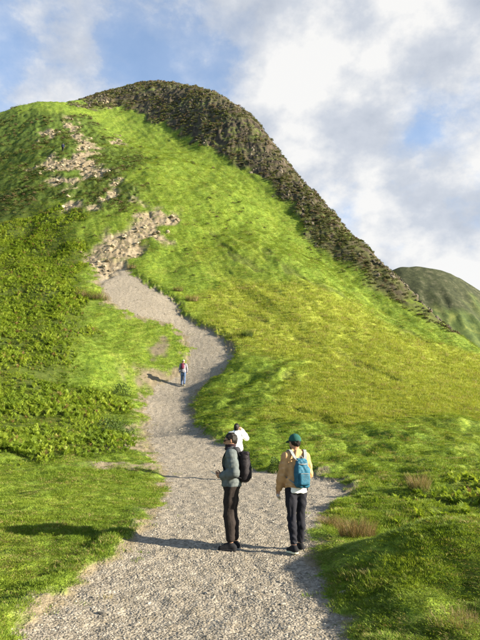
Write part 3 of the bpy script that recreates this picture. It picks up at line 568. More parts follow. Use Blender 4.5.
# ------------------------------------------------------------------ tussocks, shrubs and boulders that stand out singly
def place(px, py):
    x, y = hit(px, py); return x, y, float(ground(x, y)[0])
def plant(name, px, py, label, cat, parts, group=None, sink=.03):
    x, y, z = place(px, py); e = add(name, None, label=label, category=cat); e.location = (x, y, z - sink); e.rotation_euler.z = random.uniform(0, 6)
    if group: e['group'] = group
    for nm, (v, f), mat in parts: add(nm, mesh_from(nm, v, f, mat, False), e, **({} if nm == 'frond' else {'kind': 'stuff'}))
    return e
def singles():
    rg = np.random.default_rng(21)
    def tus(n, rad, h, w=.006, mat=M_RUSH, base=M_RUSHG):
        return [('dry_blades', tuft(n, rad, h, w, .5, rg, 3), mat), ('green_base', tuft(n // 2, rad * 1.15, h * .55, w * 1.2, .8, rg, 2), base)]
    G = 'brown rush tussocks'
    plant('rush_tussock', 357, 535, 'large brown and gold rush tussock right of the tan jacket walker', 'tussock', tus(900, .25, .36), G)
    plant('rush_tussock', 330, 520, 'paler straw coloured tussock at the path edge beside the large brown one', 'tussock', tus(300, .18, .26), G)
    plant('rush_tussock', 420, 497, 'small reddish brown rush tussock in the grass above the near bracken', 'tussock', tus(350, .24, .36), G)
    plant('rush_tussock', 247, 339, 'dark round tussock at the foot of the yellow slope right of the path bend', 'tussock', tus(420, .42, .62, .012, M_RUSHG, M_SHRUB), G)
    plant('rush_tussock', 192, 302, 'straw brown tussock on the right bank above the upper path bend', 'tussock', tus(420, .60, .6, .014), G)
    plant('rush_tussock', 178, 293, 'smaller straw tussock uphill of the brown one on the right bank', 'tussock', tus(260, .45, .45, .014), G)
    plant('rush_tussock', 132, 268, 'straw tuft on the bank at the top of the gravel path', 'tussock', tus(240, .5, .45, .014), G)
    plant('rush_tussock', 97, 300, 'wide brown clump left of the upper path beside the bracken', 'tussock', tus(520, 1.0, .55, .014), G)
    plant('rush_tussock', 80, 299, 'brown clump half hidden at the bracken edge left of the upper path', 'tussock', tus(300, .7, .5, .014), G)
    plant('rush_tussock', 455, 636, 'dry brown grass tussock in the bottom right corner', 'tussock', tus(200, .22, .13, .004), G)
    plant('rush_tussock', 470, 634, 'tuft of bleached stalks at the right edge of the picture', 'tussock', tus(100, .14, .15, .004), G)
    def shr(rad, h, n=900, w=.045):
        return [('leaves', bushy(n, rad, h, w, rg), M_SHRUB), ('stems', tuft(40, rad * .5, h * .85, .012, .8, rg, 2), M_RUSHG)]
    plant('shrub', 121, 391, 'round dark green shrub in the hollow left of the path', 'shrub', shr(.68, .85))
    plant('shrub', 277, 469, 'low round green bush at the path corner behind the tan jacket walker', 'shrub', shr(.36, .5, 900, .035))
    plant('shrub', 118, 436, 'dark green shrub at the right end of the lower bracken bed', 'shrub', shr(.75, .7))
    plant('shrub', 108, 428, 'taller dark shrub merging into the lower bracken bed', 'shrub', shr(.7, .8))
    # boulders of the worn upper path and the scar
    ms = [mesh_from('boulder', *stone(rg, 2, .6), M_SCREE, False) for _ in range(5)]
    for i, (px, py, s, lb) in enumerate([(71,119,.75,'topmost pale rock of the tan scar, just below the skyline'),(46,167,.75,'pale rock at the left tip of the tan scar high on the hill'),(108,172,.7,'pale rock at the right tip of the tan scar high on the hill'),
             (88,148,.7,'pale rock in the upper middle of the tan scar, right of the tiny hiker'),(121,141,.6,'lone pale rock on the grass right of the tan scar'),(58,183,.55,'pale rock in the small stony patch just below the tan scar'),(113,196,.5,'pale rock in the thin gully between the scar and the stony steps'),
             (104,264,.40,'lowest rock of the stony steps, where the gravel path begins'),(172,219,.48,'rock at the top right end of the stony steps'),(113,244,.45,'rock on the left side of the stony steps'),(158,234,.42,'rock on the right side of the stony steps'),(106,103,1.1,'pale rock in the bare notch at the left end of the crag')]):
        x, y, z = place(px, py); o = add('boulder', ms[i % 5], label=lb, category='rock', group='pale rocks of the worn upper path')
        o.location = (x, y, z + .03); o.scale = (s, s * .8, s * .8); o.rotation_euler = (random.uniform(-.3, .3), random.uniform(-.3, .3), random.uniform(0, 6))
    # a few stones on the path that stand out
    st = [mesh_from('path_stone', *stone(rg, 2, .5), M_GRAVEL, False) for _ in range(3)]
    for i, (px, py, s, lb) in enumerate([(104,610,.055,'dark flat stone in the gravel near the bottom left'),(135,622,.05,'dark stone in the gravel left of the bottom centre'),(206,589,.04,'flat dark stone in the gravel below the man in the green puffer jacket'),(345,594,.05,'pale stone on the turf edge at the lower right of the path'),(283,600,.04,'pale stone lying in the shaded gravel at the lower right')]):
        x, y, z = place(px, py); o = add('path_stone', st[i % 3], label=lb, category='stone'); o.location = (x, y, z + s * .15); o.scale = (s, s * .8, s * .8); o.rotation_euler.z = i
    # near bracken plants that can be told apart
    for i, (px, py, h, lb) in enumerate([(398,518,.22,'leftmost single bracken plant just behind the swell of turf'),(420,515,.24,'bracken plant behind the top of the turf swell, below the reddish tussock'),(444,514,.26,'leafy bracken plant behind the right half of the turf swell'),(466,512,.30,'tallest bracken plant, nearest the right edge behind the turf swell'),(447,488,.3,'bracken plant on the dark bank at the right')]):
        pn_ = plant('bracken_plant', px, py, lb, 'bracken', [('frond', fern(1, h * rg.uniform(.8, 1.2), rg, 10, .8), M_BRACKEN) for _ in range(8)], 'bracken plants behind the turf swell').name
        for k, ch in enumerate([c for c in COL.objects if c.parent and c.parent.name == pn_]): ch.rotation_euler.z = k * .785
singles()

# ------------------------------------------------------------------ solid modelling: distance fields turned into one skin
class Field:
    def __init__(s, lo, hi, h):
        s.lo = np.array(lo, float); s.h = h; s.n = np.ceil((np.array(hi) - s.lo) / h).astype(int) + 1
        s.D = np.full(s.n, .5, np.float32)
    def _sl(s, lo, hi):
        a = np.clip(np.floor((np.array(lo) - s.lo) / s.h).astype(int), 0, s.n); b = np.clip(np.ceil((np.array(hi) - s.lo) / s.h).astype(int) + 1, 0, s.n)
        g = [(s.lo[i] + s.h * np.arange(a[i], b[i])).astype(np.float32) for i in range(3)]
        return (slice(a[0], b[0]), slice(a[1], b[1]), slice(a[2], b[2])), g[0][:, None, None], g[1][None, :, None], g[2][None, None, :]
    def _un(s, sl, d, k, sub=False):
        o = s.D[sl]
        if o.size == 0: return
        if sub: s.D[sl] = np.maximum(o, -d); return
        if k > 0: hh = np.clip(.5 + .5 * (o - d) / k, 0, 1); s.D[sl] = o * (1 - hh) + d * hh - k * hh * (1 - hh)
        else: s.D[sl] = np.minimum(o, d)
    def cone(s, a, b, ra, rb, k=.02, sub=False):
        a = np.array(a, float); b = np.array(b, float); m = max(ra, rb) + k + .03
        sl, X, Y, Z = s._sl(np.minimum(a, b) - m, np.maximum(a, b) + m); e = b - a; L = (e * e).sum() + 1e-9
        t = np.clip(((X - a[0]) * e[0] + (Y - a[1]) * e[1] + (Z - a[2]) * e[2]) / L, 0, 1)
        d = np.sqrt((X - a[0] - t * e[0]) ** 2 + (Y - a[1] - t * e[1]) ** 2 + (Z - a[2] - t * e[2]) ** 2) - (ra + (rb - ra) * t); s._un(sl, d, k, sub)
    def ell(s, c, r, k=.02, rot=None, sub=False):
        c = np.array(c, float); r = np.array(r, float); m = r.max() + k + .03; sl, X, Y, Z = s._sl(c - m, c + m); X = X - c[0]; Y = Y - c[1]; Z = Z - c[2]
        if rot is not None: Rm = np.array(rot.transposed()); X, Y, Z = Rm[0, 0] * X + Rm[0, 1] * Y + Rm[0, 2] * Z, Rm[1, 0] * X + Rm[1, 1] * Y + Rm[1, 2] * Z, Rm[2, 0] * X + Rm[2, 1] * Y + Rm[2, 2] * Z
        q = np.sqrt((X / r[0]) ** 2 + (Y / r[1]) ** 2 + (Z / r[2]) ** 2) + 1e-6; q2 = np.sqrt((X / r[0] ** 2) ** 2 + (Y / r[1] ** 2) ** 2 + (Z / r[2] ** 2) ** 2) + 1e-6
        s._un(sl, q * (q - 1) / q2, k, sub)
    def box(s, c, hf, rad, k=.02, rot=None, sub=False):
        c = np.array(c, float); hf = np.array(hf, float); m = np.linalg.norm(hf) + k + .03; sl, X, Y, Z = s._sl(c - m, c + m); X = X - c[0]; Y = Y - c[1]; Z = Z - c[2]
        if rot is not None: Rm = np.array(rot.transposed()); X, Y, Z = Rm[0, 0] * X + Rm[0, 1] * Y + Rm[0, 2] * Z, Rm[1, 0] * X + Rm[1, 1] * Y + Rm[1, 2] * Z, Rm[2, 0] * X + Rm[2, 1] * Y + Rm[2, 2] * Z
        ax = np.abs(X) - hf[0] + rad; ay = np.abs(Y) - hf[1] + rad; az = np.abs(Z) - hf[2] + rad
        d = np.sqrt(np.maximum(ax, 0) ** 2 + np.maximum(ay, 0) ** 2 + np.maximum(az, 0) ** 2) + np.minimum(np.maximum(ax, np.maximum(ay, az)), 0) - rad; s._un(sl, d, k, sub)
    def grid(s): return [(s.lo[i] + s.h * np.arange(s.n[i])).astype(np.float32).reshape([-1 if j == i else 1 for j in range(3)]) for i in range(3)]
    def cut(s, p, n):
        """keep the side the normal points away from"""
        X, Y, Z = s.grid(); s.D = np.maximum(s.D, (X - p[0]) * n[0] + (Y - p[1]) * n[1] + (Z - p[2]) * n[2])
    def warp(s, fn): X, Y, Z = s.grid(); s.D = s.D + fn(X, Y, Z).astype(np.float32) * np.clip(1 - np.abs(s.D) / .1, 0, 1)
    def skin(s):
        D = np.pad(s.D, 1, constant_values=.5); I = D < 0; h = s.h
        c = [I[i:D.shape[0] - 1 + i, j:D.shape[1] - 1 + j, k:D.shape[2] - 1 + k] for i in (0, 1) for j in (0, 1) for k in (0, 1)]
        sm = sum(q.astype(np.int8) for q in c); act = (sm > 0) & (sm < 8); id_ = np.full(act.shape, -1, np.int64); A = np.argwhere(act); id_[act] = np.arange(len(A))
        off = np.array([(i, j, k) for i in (0, 1) for j in (0, 1) for k in (0, 1)]); val = np.stack([D[A[:, 0] + o[0], A[:, 1] + o[1], A[:, 2] + o[2]] for o in off], 1)
        acc = np.zeros((len(A), 3)); cnt = np.zeros(len(A))
        for a in range(8):
            for b in range(a + 1, 8):
                if np.abs(off[a] - off[b]).sum() != 1: continue
                x = (val[:, a] < 0) != (val[:, b] < 0); t = val[x, a] / (val[x, a] - val[x, b]); acc[x] += off[a] + (off[b] - off[a]) * t[:, None]; cnt[x] += 1
        V = (A + acc / cnt[:, None] - 1) * h + s.lo; Q = []
        for ax in range(3):
            u, v = (ax + 1) % 3, (ax + 2) % 3; s0 = [slice(None)] * 3; s1 = [slice(None)] * 3; s0[ax] = slice(0, -1); s1[ax] = slice(1, None)
            a, b = I[tuple(s0)], I[tuple(s1)]; E = np.argwhere(a != b)
            fl = a[tuple(E.T)]; du = np.zeros(3, int); dv = np.zeros(3, int); du[u] = 1; dv[v] = 1
            q = np.stack([id_[tuple((E - du - dv).T)], id_[tuple((E - dv).T)], id_[tuple(E.T)], id_[tuple((E - du).T)]], 1)
            q[~fl] = q[~fl][:, ::-1]; Q.append(q)
        return V, np.concatenate(Q)
def relax(V, Q, it=2):
    for _ in range(it):
        s = np.zeros_like(V); c = np.zeros(len(V))
        for a, b in ((0, 1), (1, 2), (2, 3), (3, 0)):
            for p, q in ((a, b), (b, a)):
                for k in range(3): s[:, k] += np.bincount(Q[:, p], V[Q[:, q], k], len(V))
                c += np.bincount(Q[:, p], minlength=len(V))
        V = V * .4 + .6 * s / np.maximum(c, 1)[:, None]
    return V
def skin_obj(name, fld, mat, parent, it=1):
    V, Q = fld.skin(); V = relax(V, Q, it); return add(name, mesh_from(name, V, Q, mat, True), parent)

def cloth(name, col, col2=None, rough=.85, weave=260, var=.25):
    m, nt, b = new_mat(name); tc = mk(nt, 'ShaderNodeTexCoord').outputs['Object']
    c2 = col2 or tuple(min(1, c * (1 + var)) for c in col); c1 = tuple(c * (1 - var) for c in col)
    setin(nt, b.inputs['Base Color'], ramp(nt, noise(nt, tc, 14, 5, .65), [(.3, c1), (.52, col), (.75, c2)])); b.inputs['Roughness'].default_value = rough
    bump(nt, b, mth(nt, 'ADD', noise(nt, tc, weave, 2), mth(nt, 'MULTIPLY', noise(nt, tc, 22, 5, .65, .6), 3.0)), .45, .006)
    return m
M_SKIN = cloth('skin', (.42, .24, .155), rough=.55, weave=120, var=.08)
M_SKIN2 = cloth('tan_skin', (.34, .18, .11), rough=.55, weave=120, var=.08)
M_HAIR = cloth('dark_hair', (.012, .009, .007), rough=.5, weave=180, var=.4)
M_BLACK = cloth('black_fabric', (.012, .012, .014)); M_WHITE = cloth('white_fabric', (.78, .77, .74), var=.05)
M_SOLE = cloth('pale_rubber', (.62, .60, .42), rough=.7, var=.08)
M_GLASS = cloth('dark_lens', (.008, .008, .01), rough=.12, var=0.)

def lerp(a, b, t): return tuple(np.array(a) * (1 - t) + np.array(b) * t)
def hand(f, w, d, nrm, side, curl, k=.006):
    """palm, four fingers of unequal length and a thumb leaving the side of the palm"""
    d = Vector(d).normalized(); n = Vector(nrm); n = (n - d * n.dot(d)).normalized(); s = d.cross(n) * side; w = Vector(w)
    f.box(w + d * .045, (.040, .015, .046), .013, .02, Matrix((s, n, d)).transposed())
    for i, (o, L) in enumerate(((.029, .072), (.010, .080), (-.009, .074), (-.027, .058))):
        p = w + d * .085 + s * o; dr = d.copy(); r = .0085 if i < 3 else .0075
        for j, q in enumerate((.45, .32, .23)):
            a = curl * (1, 1.2, .8)[j]; dr = (dr * math.cos(a) + n * math.sin(a)).normalized() if j == 0 else (Matrix.Rotation(a, 3, dr.cross(n).normalized()) @ dr if dr.cross(n).length > 1e-3 else dr)
            e = p + dr * L * q; f.cone(p, e, r, r * .92, k); p = e; r *= .92
    p = w + d * .025 + s * .034; dr = (s * .75 + d * .65 + n * .25).normalized(); e = p + dr * .042; f.cone(p, e, .012, .010, .010); f.cone(e, e + (d * .85 + n * .4 + s * .05).normalized() * .032, .0095, .008, k)

def person(label, px, py, rz, H, J, wear, h=.0065, group=None, lod=1.0):
    """J: joints for a 1.75 m figure facing +Y; wear: clothes"""
    x, y, z = place(px, py); e = add('person', None, label=label, category='person'); e.location = (x, y, z - .005); e.rotation_euler.z = R(rz); sc = H / 1.75; e.scale = (sc,) * 3
    lo, hi = (-.62, -.55, -.02), (.62, .60, 1.80); f = Field(lo, hi, h); fem = wear.get('slim', 1.0); tilt = J.get('lean', 0.0)
    hd = Vector(J.get('head', (0, .02, 1.635))); Rh = Matrix.Rotation(R(J.get('yaw', 0)), 3, 'Z') @ Matrix.Rotation(R(J.get('nod', 0)), 3, 'X')
    H_ = lambda q: tuple(hd + Rh @ Vector(q))
    ch, ab, pv = J.get('chest', (0, 0, 1.28)), J.get('belly', (0, 0, 1.08)), (0, 0, .95)
    def torso(f, g, k=.06):
        f.ell(ch, (.165 * fem + g, .105 + g, .19 + g), k); f.ell(ab, (.14 * fem + g, .095 + g, .17 + g), k); f.ell(pv, (.158 + g, .108 + g, .12 + g), k)
        for s in (-1, 1): f.cone((s * .05, ch[1] - .01, 1.455), J['sh'][s], .055 + g, .052 + g, k)
    def arm(f, s, g, end=1.0, k=.03, puff=0):
        a, b, c = J['sh'][s], J['el'][s], J['wr'][s]; c = lerp(b, c, end)
        f.cone(a, lerp(a, b, .5), .052 + g, .047 + g + puff, k); f.cone(lerp(a, b, .5), b, .047 + g + puff, .041 + g, k); f.cone(b, lerp(b, c, .35), .041 + g, .040 + g + puff, k); f.cone(lerp(b, c, .35), c, .040 + g + puff, .027 + g, k)
    def leg(f, s, g, end=1.0, k=.03, taper=0):
        a, b, c = J['hip'][s], J['kn'][s], J['an'][s]; c = lerp(b, c, end)
        f.cone(a, lerp(a, b, .5), .084 + g, .070 + g, k); f.cone(lerp(a, b, .5), b, .070 + g, .052 + g, k); q = lerp(b, c, .35); q = (q[0], q[1] - .012, q[2]); f.cone(b, q, .052 + g, .054 + g, k); f.cone(q, c, .054 + g, .034 + g + taper, k)
    # body: one skin from crown to sole
    torso(f, 0)
    for s in (-1, 1):
        arm(f, s, 0); leg(f, s, 0)
        an = J['an'][s]; td = Vector((s * .12, 1, 0)).normalized(); pz = J.get('toe', {}).get(s, 0.0)
        f.cone(an, (an[0], an[1] - .035, an[2] - .05), .036, .036, .02); f.cone((an[0], an[1], an[2] - .035), (an[0] + td.x * .15, an[1] + td.y * .15, an[2] - .055 + pz), .038, .026, .02)
        d, n = J['hand'][s]; hand(f, J['wr'][s], d, n, s * J.get('flip', {}).get(s, 1), J.get('curl', {}).get(s, .4))
    f.cone((0, ch[1] - .015, 1.42), tuple(hd + Vector((0, -.015, -.07))), .058, .054, .03)
    f.ell(hd, (.076, .093, .115), .02, Rh); f.ell(H_((0, .028, -.05)), (.056, .062, .068), .03, Rh); f.ell(H_((0, .065, -.093)), (.026, .02, .018), .02, Rh)      # skull, jaw, chin
    f.cone(H_((0, .092, .012)), H_((0, .110, -.022)), .008, .014, .014); f.cone(H_((-.016, .09, -.062)), H_((.016, .09, -.062)), .008, .008, .01)                      # nose, lips
    for s in (-1, 1):
        f.ell(H_((s * .080, -.008, -.005)), (.010, .020, .032), .008, Rh); f.ell(H_((s * .031, .088, .010)), (.016, .010, .010), .004, Rh, sub=True); f.cone(H_((s * .015, .092, .026)), H_((s * .048, .082, .026)), .007, .006, .01)
    skin_obj('body', f, wear.get('skin', M_SKIN), e)
    for s in (-1, 1):
        if wear.get('eyes', True) and lod >= 1:
            bm = bmesh.new(); bmesh.ops.create_uvsphere(bm, u_segments=10, v_segments=6, radius=.011, matrix=Matrix.Translation(H_((s * .031, .079, .010)))); me = bpy.data.meshes.new('eye'); bm.to_mesh(me); bm.free(); me.materials.append(M_HAIR); add('eye', me, e)
    hc = h * 1.35
    fold = lambda A: (lambda X, Y, Z: A * np.sin(38 * Z + 5 * np.sin(11 * X + 7 * Z) + 6 * np.sin(9 * Y)) * (.5 + .5 * np.sin(17 * X - 13 * Y + 5 * Z)) + .55 * A * (1 - 2 * np.abs(np.sin(31 * X + 23 * Z + 3 * np.sin(19 * Y + 8 * Z)))) * np.sin(27 * Y - 12 * Z + 2 * np.sin(14 * X)))
    # trousers
    w = wear['trousers']; t = Field((-.45, -.5, .03), (.45, .5, 1.06), hc); g = w.get('g', .018)
    for q in (pv, (0, 0, .99)): t.ell(q, (.155 + g, .108 + g, .12), .05)
    for s in (-1, 1): leg(t, s, g, w.get('end', .9), .04, w.get('flare', .01))
    t.cut((0, 0, 1.04), (0, 0, 1)); t.warp(fold(w.get('fold', .006))); skin_obj('trousers', t, w['mat'], e)
    # shoes
    for s in (-1, 1):
        an = Vector(J['an'][s]); td = Vector((s * .12, 1, 0)).normalized(); pz = J.get('toe', {}).get(s, 0.0); sh = Field((-.4, -.5, -.03), (.4, .5, .3), hc * .8)
        b0 = an + Vector((0, -.045, -.052)); b1 = an + td * .155 + Vector((0, 0, -.060 + pz)); sh.cone(an + Vector((0, -.005, -.012)), b0, .048, .042, .02); sh.cone(b0, b1, .043, .036, .03); sh.cone(an + td * .02 + Vector((0, 0, -.01)), b1, .040, .030, .02)
        sl = Vector((0, b0.y - b1.y, b0.z - .043 - (b1.z - .036))); nn = Vector((0, -sl.z, sl.y)).normalized(); nn = nn if nn.z < 0 else -nn
        sh.cut(tuple(b0 + Vector((0, 0, -.036))), tuple(nn)); so_ = skin_obj('shoe', sh, wear['shoes'], e)
        so2 = Field((-.4, -.5, -.05), (.4, .5, .3), hc * .8); lowv = Vector((0, 0, -.030)); so2.cone(b0 + lowv, b1 + lowv * .75, .046, .040, .02); so2.cut(tuple(b0 + Vector((0, 0, -.014))), tuple(-nn)); so2.cut(tuple(b0 + Vector((0, 0, -.050))), tuple(nn))
        skin_obj('sole', so2, wear['sole'], so_)
    # shirt hem seen under the jacket
    if 'shirt' in wear:
        q = Field((-.4, -.4, .7), (.4, .4, 1.2), hc); g = .026
        q.ell((0, 0, .97), (.160 + g, .112 + g, .26), .05); q.cut((0, 0, wear['shirt'][1]), (0, 0, -1)); q.cut((0, 0, 1.05), (0, 0, 1)); q.warp(fold(.005)); skin_obj('shirt', q, wear['shirt'][0], e)
    # jacket
    j = wear['jacket']; t = Field((-.6, -.5, .75), (.6, .6, 1.66), hc); g = j.get('g', .022)
    torso(t, g, .06); t.ell((0, 0, 1.0), (.158 + g, .112 + g, .22), .05); t.cut((0, 0, j['hem']), (0, 0, -1))
    for s in (-1, 1): arm(t, s, g * .9, j.get('end', .93), .03, j.get('puff', 0))
    if j.get('collar', True): t.cone((0, ch[1] - .015, 1.43), (0, ch[1] + .005, j.get('neck', 1.50)), .080, .072, .03)
    if j.get('quilt'):
        t.warp(lambda X, Y, Z: j['quilt'] * (np.abs(np.sin(Z * math.pi / .075 + .6 * np.sin(7 * X))) ** .5 * -1 + .5))
    t.warp(fold(j.get('fold', .006))); jo = skin_obj('jacket', t, j['mat'], e)
    if 'hood' in wear:
        q = Field((-.3, -.35, 1.3), (.3, .3, 1.75), hc); q.cone((-.09, ch[1] - .075, 1.475), (.09, ch[1] - .075, 1.475), .055, .055, .03); q.cone((-.085, ch[1] + .04, 1.50), (-.07, ch[1] - .08, 1.49), .035, .05, .03); q.cone((.085, ch[1] + .04, 1.50), (.07, ch[1] - .08, 1.49), .035, .05, .03); q.warp(fold(.006)); skin_obj('hood', q, wear['hood'], e)
    if 'scarf' in wear:
        q = Field((-.25, -.25, 1.35), (.25, .3, 1.7), hc); q.cone((0, ch[1] - .005, 1.465), tuple(hd + Vector((0, -.008, -.095))), .088, .080, .02); q.ell(H_((0, .045, -.105)), (.062, .062, .04), .03, Rh); q.warp(lambda X, Y, Z: .008 * np.sin(95 * Z + 8 * X + 5 * Y)); skin_obj('scarf', q, wear['scarf'], e)
    # hair
    q = Field(tuple(hd - Vector((.2, .2, .35))), tuple(hd + Vector((.2, .2, .25))), hc * .8); L = wear.get('hair_len', .0)
    q.ell(H_((0, -.012, .022)), (.088, .102, .112), .02, Rh); fr = Rh @ Vector((0, .72, -.69)); q.cut(H_((0, .062, .052)), tuple(fr)); q.cut(H_((0, 0, -.075 - L)), (0, 0, -1))
    if L: q.ell(H_((0, -.06, -.06)), (.075, .05, .07 + L), .03, Rh)
    if wear.get('bun'): q.ell(H_((0, -.11, .05)), (.04, .04, .04), .02, Rh)
    q.warp(lambda X, Y, Z: .006 * np.sin(90 * X + 40 * Z) * np.sin(70 * Y + 50 * Z)); skin_obj('hair', q, wear.get('hair', M_HAIR), e)
    if wear.get('beard'):
        q = Field(tuple(hd - Vector((.15, .15, .2))), tuple(hd + Vector((.15, .2, .1))), hc * .7); q.ell(H_((0, .030, -.058)), (.064, .070, .070), .02, Rh); q.cut(H_((0, .04, -.035)), tuple(Rh @ Vector((0, .25, .97)))); q.box(H_((0, .10, -.062)), (.02, .03, .007), .005, 0, Rh, sub=True); skin_obj('beard', q, M_HAIR, e)
    if 'glasses' in wear:
        bm = bmesh.new()
        def slab(c, hx, hy, hz, bm=bm): bmesh.ops.create_cube(bm, size=2, matrix=Matrix.Translation(H_(c)) @ Rh.to_4x4() @ Matrix.Diagonal((hx, hy, hz, 1)))
        for s in (-1, 1): slab((s * .033, .105, .010), .027, .004, .019); slab((s * .082, .055, .016), .0025, .05, .004)
        slab((0, .107, .014), .012, .003, .004); bmesh.ops.bevel(bm, geom=bm.edges[:], offset=.0025, segments=2, affect='EDGES'); me = bpy.data.meshes.new('sunglasses'); bm.to_mesh(me); bm.free(); me.materials.append(M_GLASS); add('sunglasses', me, e)
    if 'cap' in wear:
        q = Field(tuple(hd - Vector((.25, .25, .1))), tuple(hd + Vector((.25, .3, .25))), hc * .7); q.ell(H_((0, -.008, .040)), (.096, .110, .105), .0, Rh); q.cut(H_((0, 0, .028)), tuple(Rh @ Vector((0, .12, -1)))); co = skin_obj('cap', q, wear['cap'], e)
        q = Field(tuple(hd - Vector((.25, .25, .1))), tuple(hd + Vector((.25, .3, .25))), hc * .6); q.ell(H_((0, .105, .034)), (.082, .085, .010), .0, Rh @ Matrix.Rotation(R(-14), 3, 'X')); q.cut(H_((0, .085, 0)), tuple(Rh @ Vector((0, -1, 0)))); skin_obj('brim', q, wear['cap'], co)
        q = Field(tuple(hd + Vector((-.04, -.1, .1))), tuple(hd + Vector((.04, .1, .22))), hc * .4); q.ell(H_((0, -.008, .146)), (.010, .010, .006), 0); skin_obj('button', q, wear['cap'], co)
    return e
def worn(e, name, label, cat):
    """something carried: a thing of its own standing at the bearer's place"""
    o = add(name, None, label=label, category=cat); o.location = e.location; o.rotation_euler = e.rotation_euler; o.scale = e.scale; return o
def ribbon(name, pts, w, t, mat, parent, side=(1, 0, 0)):
    P = [Vector(p) for p in pts]; m = []
    for k in range(len(P) - 1):
        a, b, c, d = P[max(k - 1, 0)], P[k], P[k + 1], P[min(k + 2, len(P) - 1)]
        for q in range(6): u = q / 6; m.append(.5 * ((2 * b) + (c - a) * u + (2 * a - 5 * b + 4 * c - d) * u * u + (3 * b - a - 3 * c + d) * u ** 3))
    m.append(P[-1]); V = []; Fc = []
    for i, p in enumerate(m):
        tg = (m[min(i + 1, len(m) - 1)] - m[max(i - 1, 0)]).normalized(); s = Vector(side); s = (s - tg * s.dot(tg)).normalized(); n = tg.cross(s)
        V += [p + s * w + n * t, p - s * w + n * t, p - s * w - n * t, p + s * w - n * t]
        if i: b = 4 * i; Fc += [(b - 4 + k, b - 4 + (k + 1) % 4, b + (k + 1) % 4, b + k) for k in range(4)]
    Fc += [(3, 2, 1, 0), tuple(len(V) - 4 + k for k in range(4))]
    return add(name, mesh_from(name, np.array([tuple(v) for v in V]), np.array(Fc), mat, False), parent)
def backpack(e, label, mat, strap, c, hw, hd_, hh, sh, pocket=True, lid=True, cinch=False, h=.009):
    """c: centre of the bag in the bearer's frame; sh: top of the shoulders"""
    o = worn(e, 'backpack', label, 'backpack'); f = Field((c[0] - .35, c[1] - .3, c[2] - .45), (c[0] + .35, c[1] + .3, c[2] + .45), h)
    if cinch:
        f.box((c[0], c[1], c[2] - hh * .28), (hw, hd_ * .92, hh * .70), .045, .0); f.box((c[0], c[1] + .015, c[2] + hh * .42), (hw * .78, hd_ * .66, hh * .42), .035, .07); f.cone((c[0] - hw * .5, c[1] + .02, c[2] + hh * .86), (c[0] + hw * .5, c[1] + .02, c[2] + hh * .86), .028, .028, .03)
    else: f.box(c, (hw, hd_, hh), .07, .03); f.ell((c[0], c[1] - .02, c[2] - hh * .2), (hw * 1.0, hd_ * 1.1, hh * .75), .05)
    f.warp(lambda X, Y, Z: .007 * np.sin(34 * Z + 11 * X + 3 * np.sin(25 * X)) * np.sin(23 * X + 13 * Z + 1) + .005 * (1 - 2 * np.abs(np.sin(26 * X + 9 * np.sin(7 * Z)))) * np.clip((Z - c[2]) / hh, 0, 1)); bo = skin_obj('bag', f, mat, o)
    if pocket:
        q = Field((c[0] - .3, c[1] - .3, c[2] - .4), (c[0] + .3, c[1] + .2, c[2] + .3), h); q.box((c[0], c[1] - hd_ * .98, c[2] - hh * .38), (hw * .74, .035, hh * .42), .03, .02); skin_obj('pocket', q, mat, o)
        ribbon('zip', [(c[0] - hw * .6, c[1] - hd_ * .98 - .034, c[2] - hh * .02), (c[0], c[1] - hd_ - .038, c[2]), (c[0] + hw * .6, c[1] - hd_ * .98 - .034, c[2] - hh * .02)], .004, .004, strap, o, (0, 0, 1))
    if lid:
        q = Field((c[0] - .3, c[1] - .3, c[2] - .1), (c[0] + .3, c[1] + .2, c[2] + .45), h); q.box((c[0], c[1] - .005, c[2] + hh * .93), (hw * .93, hd_ * .95, .035), .03, .02); skin_obj('lid', q, mat, o)
    if cinch: ribbon('drawcord', [(c[0] - hw * .55, c[1] - hd_ * .55, c[2] + hh * .62), (c[0], c[1] - hd_ * .78, c[2] + hh * .60), (c[0] + hw * .55, c[1] - hd_ * .55, c[2] + hh * .62)], .007, .007, strap, o, (0, 0, 1))
    for s in (-1, 1):
        x = c[0] + s * sh[0]
        ribbon('strap', [(c[0] + s * hw * .45, c[1] + hd_ * .1, c[2] + hh * .85), (x * .75, sh[1] - .145, sh[2] - .085), (x, sh[1] - .055, sh[2] + .022), (x, sh[1] + .06, sh[2] - .01), (x * 1.0, sh[1] + .128, sh[2] - .16), (x * 1.12, sh[1] + .10, sh[2] - .30), (x * 1.35, sh[1] - .01, sh[2] - .38), (c[0] + s * hw * .8, c[1] + hd_ * .6, c[2] - hh * .7)], .024, .006, strap, o)
    ribbon('grab_loop', [(c[0] - .035, c[1] + hd_ * .4, c[2] + hh * 1.0), (c[0], c[1] + hd_ * .4, c[2] + hh * 1.16), (c[0] + .035, c[1] + hd_ * .4, c[2] + hh * 1.0)], .01, .004, strap, o, (0, 1, 0))
    return o
def slab_thing(e, name, label, cat, c, hf, rot, mat, extra=None):
    o = worn(e, name, label, cat)
    def part(nm, c, hf, mat, rad, par):
        bm = bmesh.new(); bmesh.ops.create_cube(bm, size=2, matrix=Matrix.Translation(c) @ rot.to_4x4() @ Matrix.Diagonal((*hf, 1))); bmesh.ops.bevel(bm, geom=bm.edges[:], offset=rad, segments=3, affect='EDGES'); me = bpy.data.meshes.new(nm); bm.to_mesh(me); bm.free(); me.materials.append(mat); return add(nm, me, par)
    part('case', c, hf, mat, .003, o); n = rot @ Vector((0, 0, 1)); part('screen', Vector(c) + n * hf[2], (hf[0] * .92, hf[1] * .94, .0008), M_GLASS, .0005, o); part('camera_bump', Vector(c) - n * hf[2] + rot @ Vector((hf[0] * .5, hf[1] * .7, 0)), (.012, .012, .0015), M_GLASS, .001, o)
    return o

